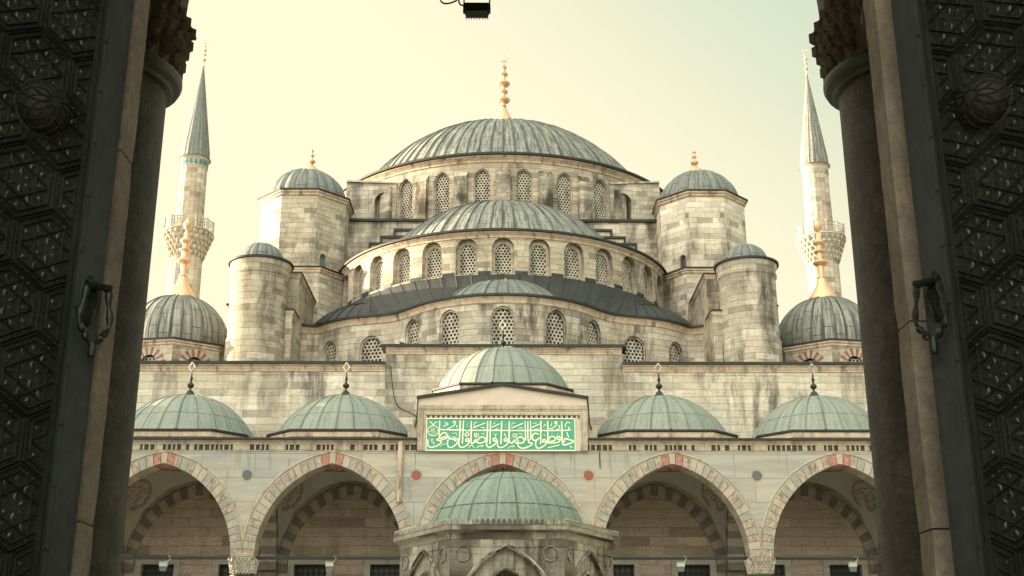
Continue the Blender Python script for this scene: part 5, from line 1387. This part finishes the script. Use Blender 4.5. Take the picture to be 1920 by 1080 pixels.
# ------------------------------------------------------------------ lamps, bird, box
fl = thing('floodlight', 'black floodlight hanging on its yoke from the tie rod over the gate', 'lamp', (-0.24, 9.4, 7.2))
mb = MB(); x, y, z = -0.236, 9.40, 7.37
mb.box(x - 0.108, x + 0.108, y - 0.06, y + 0.06, z, z + 0.055); mb.box(x - 0.095, x + 0.095, y - 0.075, y + 0.05, z - 0.035, z - 0.001)
for k in range(9): mb.box(x - 0.1 + k * 0.024, x - 0.092 + k * 0.024, y + 0.055, y + 0.08, z - 0.03, z + 0.06)
mb.build('lamp_housing', 'iron', fl)
mb = MB(); 
for s in (-1, 1): mb.tube([(x + s * 0.113, y, z + 0.02), (x + s * 0.113, y, z + 0.2), (x + s * 0.09, y, z + 0.42)], 0.007, 5); mb.box(x + s * 0.113 - 0.008, x + s * 0.113 + 0.008, y - 0.02, y + 0.02, z - 0.01, z + 0.06)
mb.tube([(x - 0.09, y, z + 0.42), (x + 0.09, y, z + 0.42)], 0.008, 5); mb.build('yoke', 'iron', fl)
mb = MB(); mb.tube(spline([(x - 0.1, y, z + 0.055), (x - 0.15, y, z + 0.075), (x - 0.165, y, z + 0.13), (x - 0.19, y, z + 0.105), (x - 0.26, y, z + 0.08), (x - 0.31, y, z + 0.095), (x - 0.33, y, z + 0.17), (x - 0.34, y, z + 0.42)], 5), 0.0075, 6)
mb.tube(spline([(x - 0.165, y, z + 0.13), (x - 0.15, y, z + 0.2), (x - 0.1, y, z + 0.4)], 4), 0.007, 6); mb.build('power_cable', 'iron', fl)

for X, lab in ((-13.72, 'small pale spotlight hooked under the tie rod of the leftmost arch bay'), (-7.0, 'small pale spotlight in the second bay, between its arch and the fountain on the left'),
               (7.25, 'small pale spotlight hanging before a dark window in the bay right of the fountain'), (14.25, 'small pale spotlight hooked under the tie rod of the rightmost arch bay')):
    t = thing('spotlight', lab, 'lamp', (X, 50.4, 6.35), 'spotlights hanging in the arches')
    mb = MB(); c = lambda a, b, e: (X + a, 50.4 + b, 6.48 + e)
    for x0, x1, y0, y1, z0, z1 in ((-0.16, 0.16, -0.09, 0.09, -0.02, 0.14),): mb.box(X + x0, X + x1, 50.4 + y0, 50.4 + y1, 6.48 + z0, 6.48 + z1)
    mb.box(X - 0.17, X + 0.17, 50.29, 50.51, 6.62, 6.64); mb.build('lamp_housing', 'lampwhite', t)
    mb = MB(); mb.frustum([(X - 0.15, 50.32), (X + 0.15, 50.32), (X + 0.15, 50.48), (X - 0.15, 50.48)], 6.459, [(X - 0.12, 50.30), (X + 0.12, 50.30), (X + 0.12, 50.42), (X - 0.12, 50.42)], 6.26, 0, True)
    mb.face([(X - 0.12, 50.30, 6.26), (X + 0.12, 50.30, 6.26), (X + 0.15, 50.32, 6.459), (X - 0.15, 50.32, 6.459)]); mb.build('lamp_glass', 'lampglass', t)
    mb = MB(); mb.tube(spline([(X + 0.1, 50.4, 6.62), (X + 0.2, 50.42, 6.7), (X + 0.24, 50.44, 6.82), (X + 0.16, 50.47, 6.88), (X + 0.12, 50.47, 6.80)], 5), 0.014, 5); mb.build('hook', 'lampwhite', t)

mb = MB(); bx0, by, bz = -4.88, 56.5, 17.45
body = [(0.0, -0.17), (0.025, -0.16), (0.03, -0.1), (0.06, -0.05), (0.075, 0.02), (0.07, 0.07), (0.045, 0.11), (0.032, 0.135), (0.036, 0.16), (0.032, 0.185), (0.012, 0.20), (0.0, 0.23)]
rings = []
for r_, t in body:
    k = max(0, (t - 0.08)) * 1.1
    cx_, cz_ = t - k * 0.35, 0.07 + k * 1.1 + (t if t < 0 else 0) * 0.2
    rings.append([(bx0 - cx_, by + r_ * 0.9 * math.cos(2 * PI * q / 12), bz + cz_ + 0.06 + r_ * math.sin(2 * PI * q / 12)) for q in range(12)])
for a, b in zip(rings, rings[1:]):
    for q in range(12): mb.face([a[q], a[(q + 1) % 12], b[(q + 1) % 12], b[q]])
for s in (-1, 1): mb.tube([(bx0, by + s * 0.03, bz + 0.1), (bx0 - 0.01, by + s * 0.03, bz - 0.01), (bx0 - 0.04, by + s * 0.03, bz - 0.008)], 0.008, 5)
tag(mb.build('pigeon', 'pigeon'), 'small dark pigeon standing on the coping left of the central dome', 'bird')

mb = MB(); mb.box(9.78, 10.2, 60.9, 61.1, 17.35, 17.85); mb.box(9.76, 10.22, 60.88, 61.12, 17.85, 17.88); mb.tube([(9.8, 61, 16.4), (9.8, 61, 17.4)], 0.03, 6); mb.tube([(10.18, 61, 16.4), (10.18, 61, 17.4)], 0.03, 6)
tag(mb.build('equipment_box', 'lampwhite'), 'pale square equipment box on the roof ledge beside the right turret', 'box')
mb = MB(); mb.tube(spline([(-5.35, 56.36, 16.4), (-5.2, 56.36, 15.2), (-4.95, 56.36, 14.45), (-4.3, 56.36, 14.1), (-3.5, 56.3, 13.6)], 6), 0.016, 5)
tag(mb.build('wall_cable', 'iron'), 'thin black cable drooping across the front wall left of the pediment', 'cable')
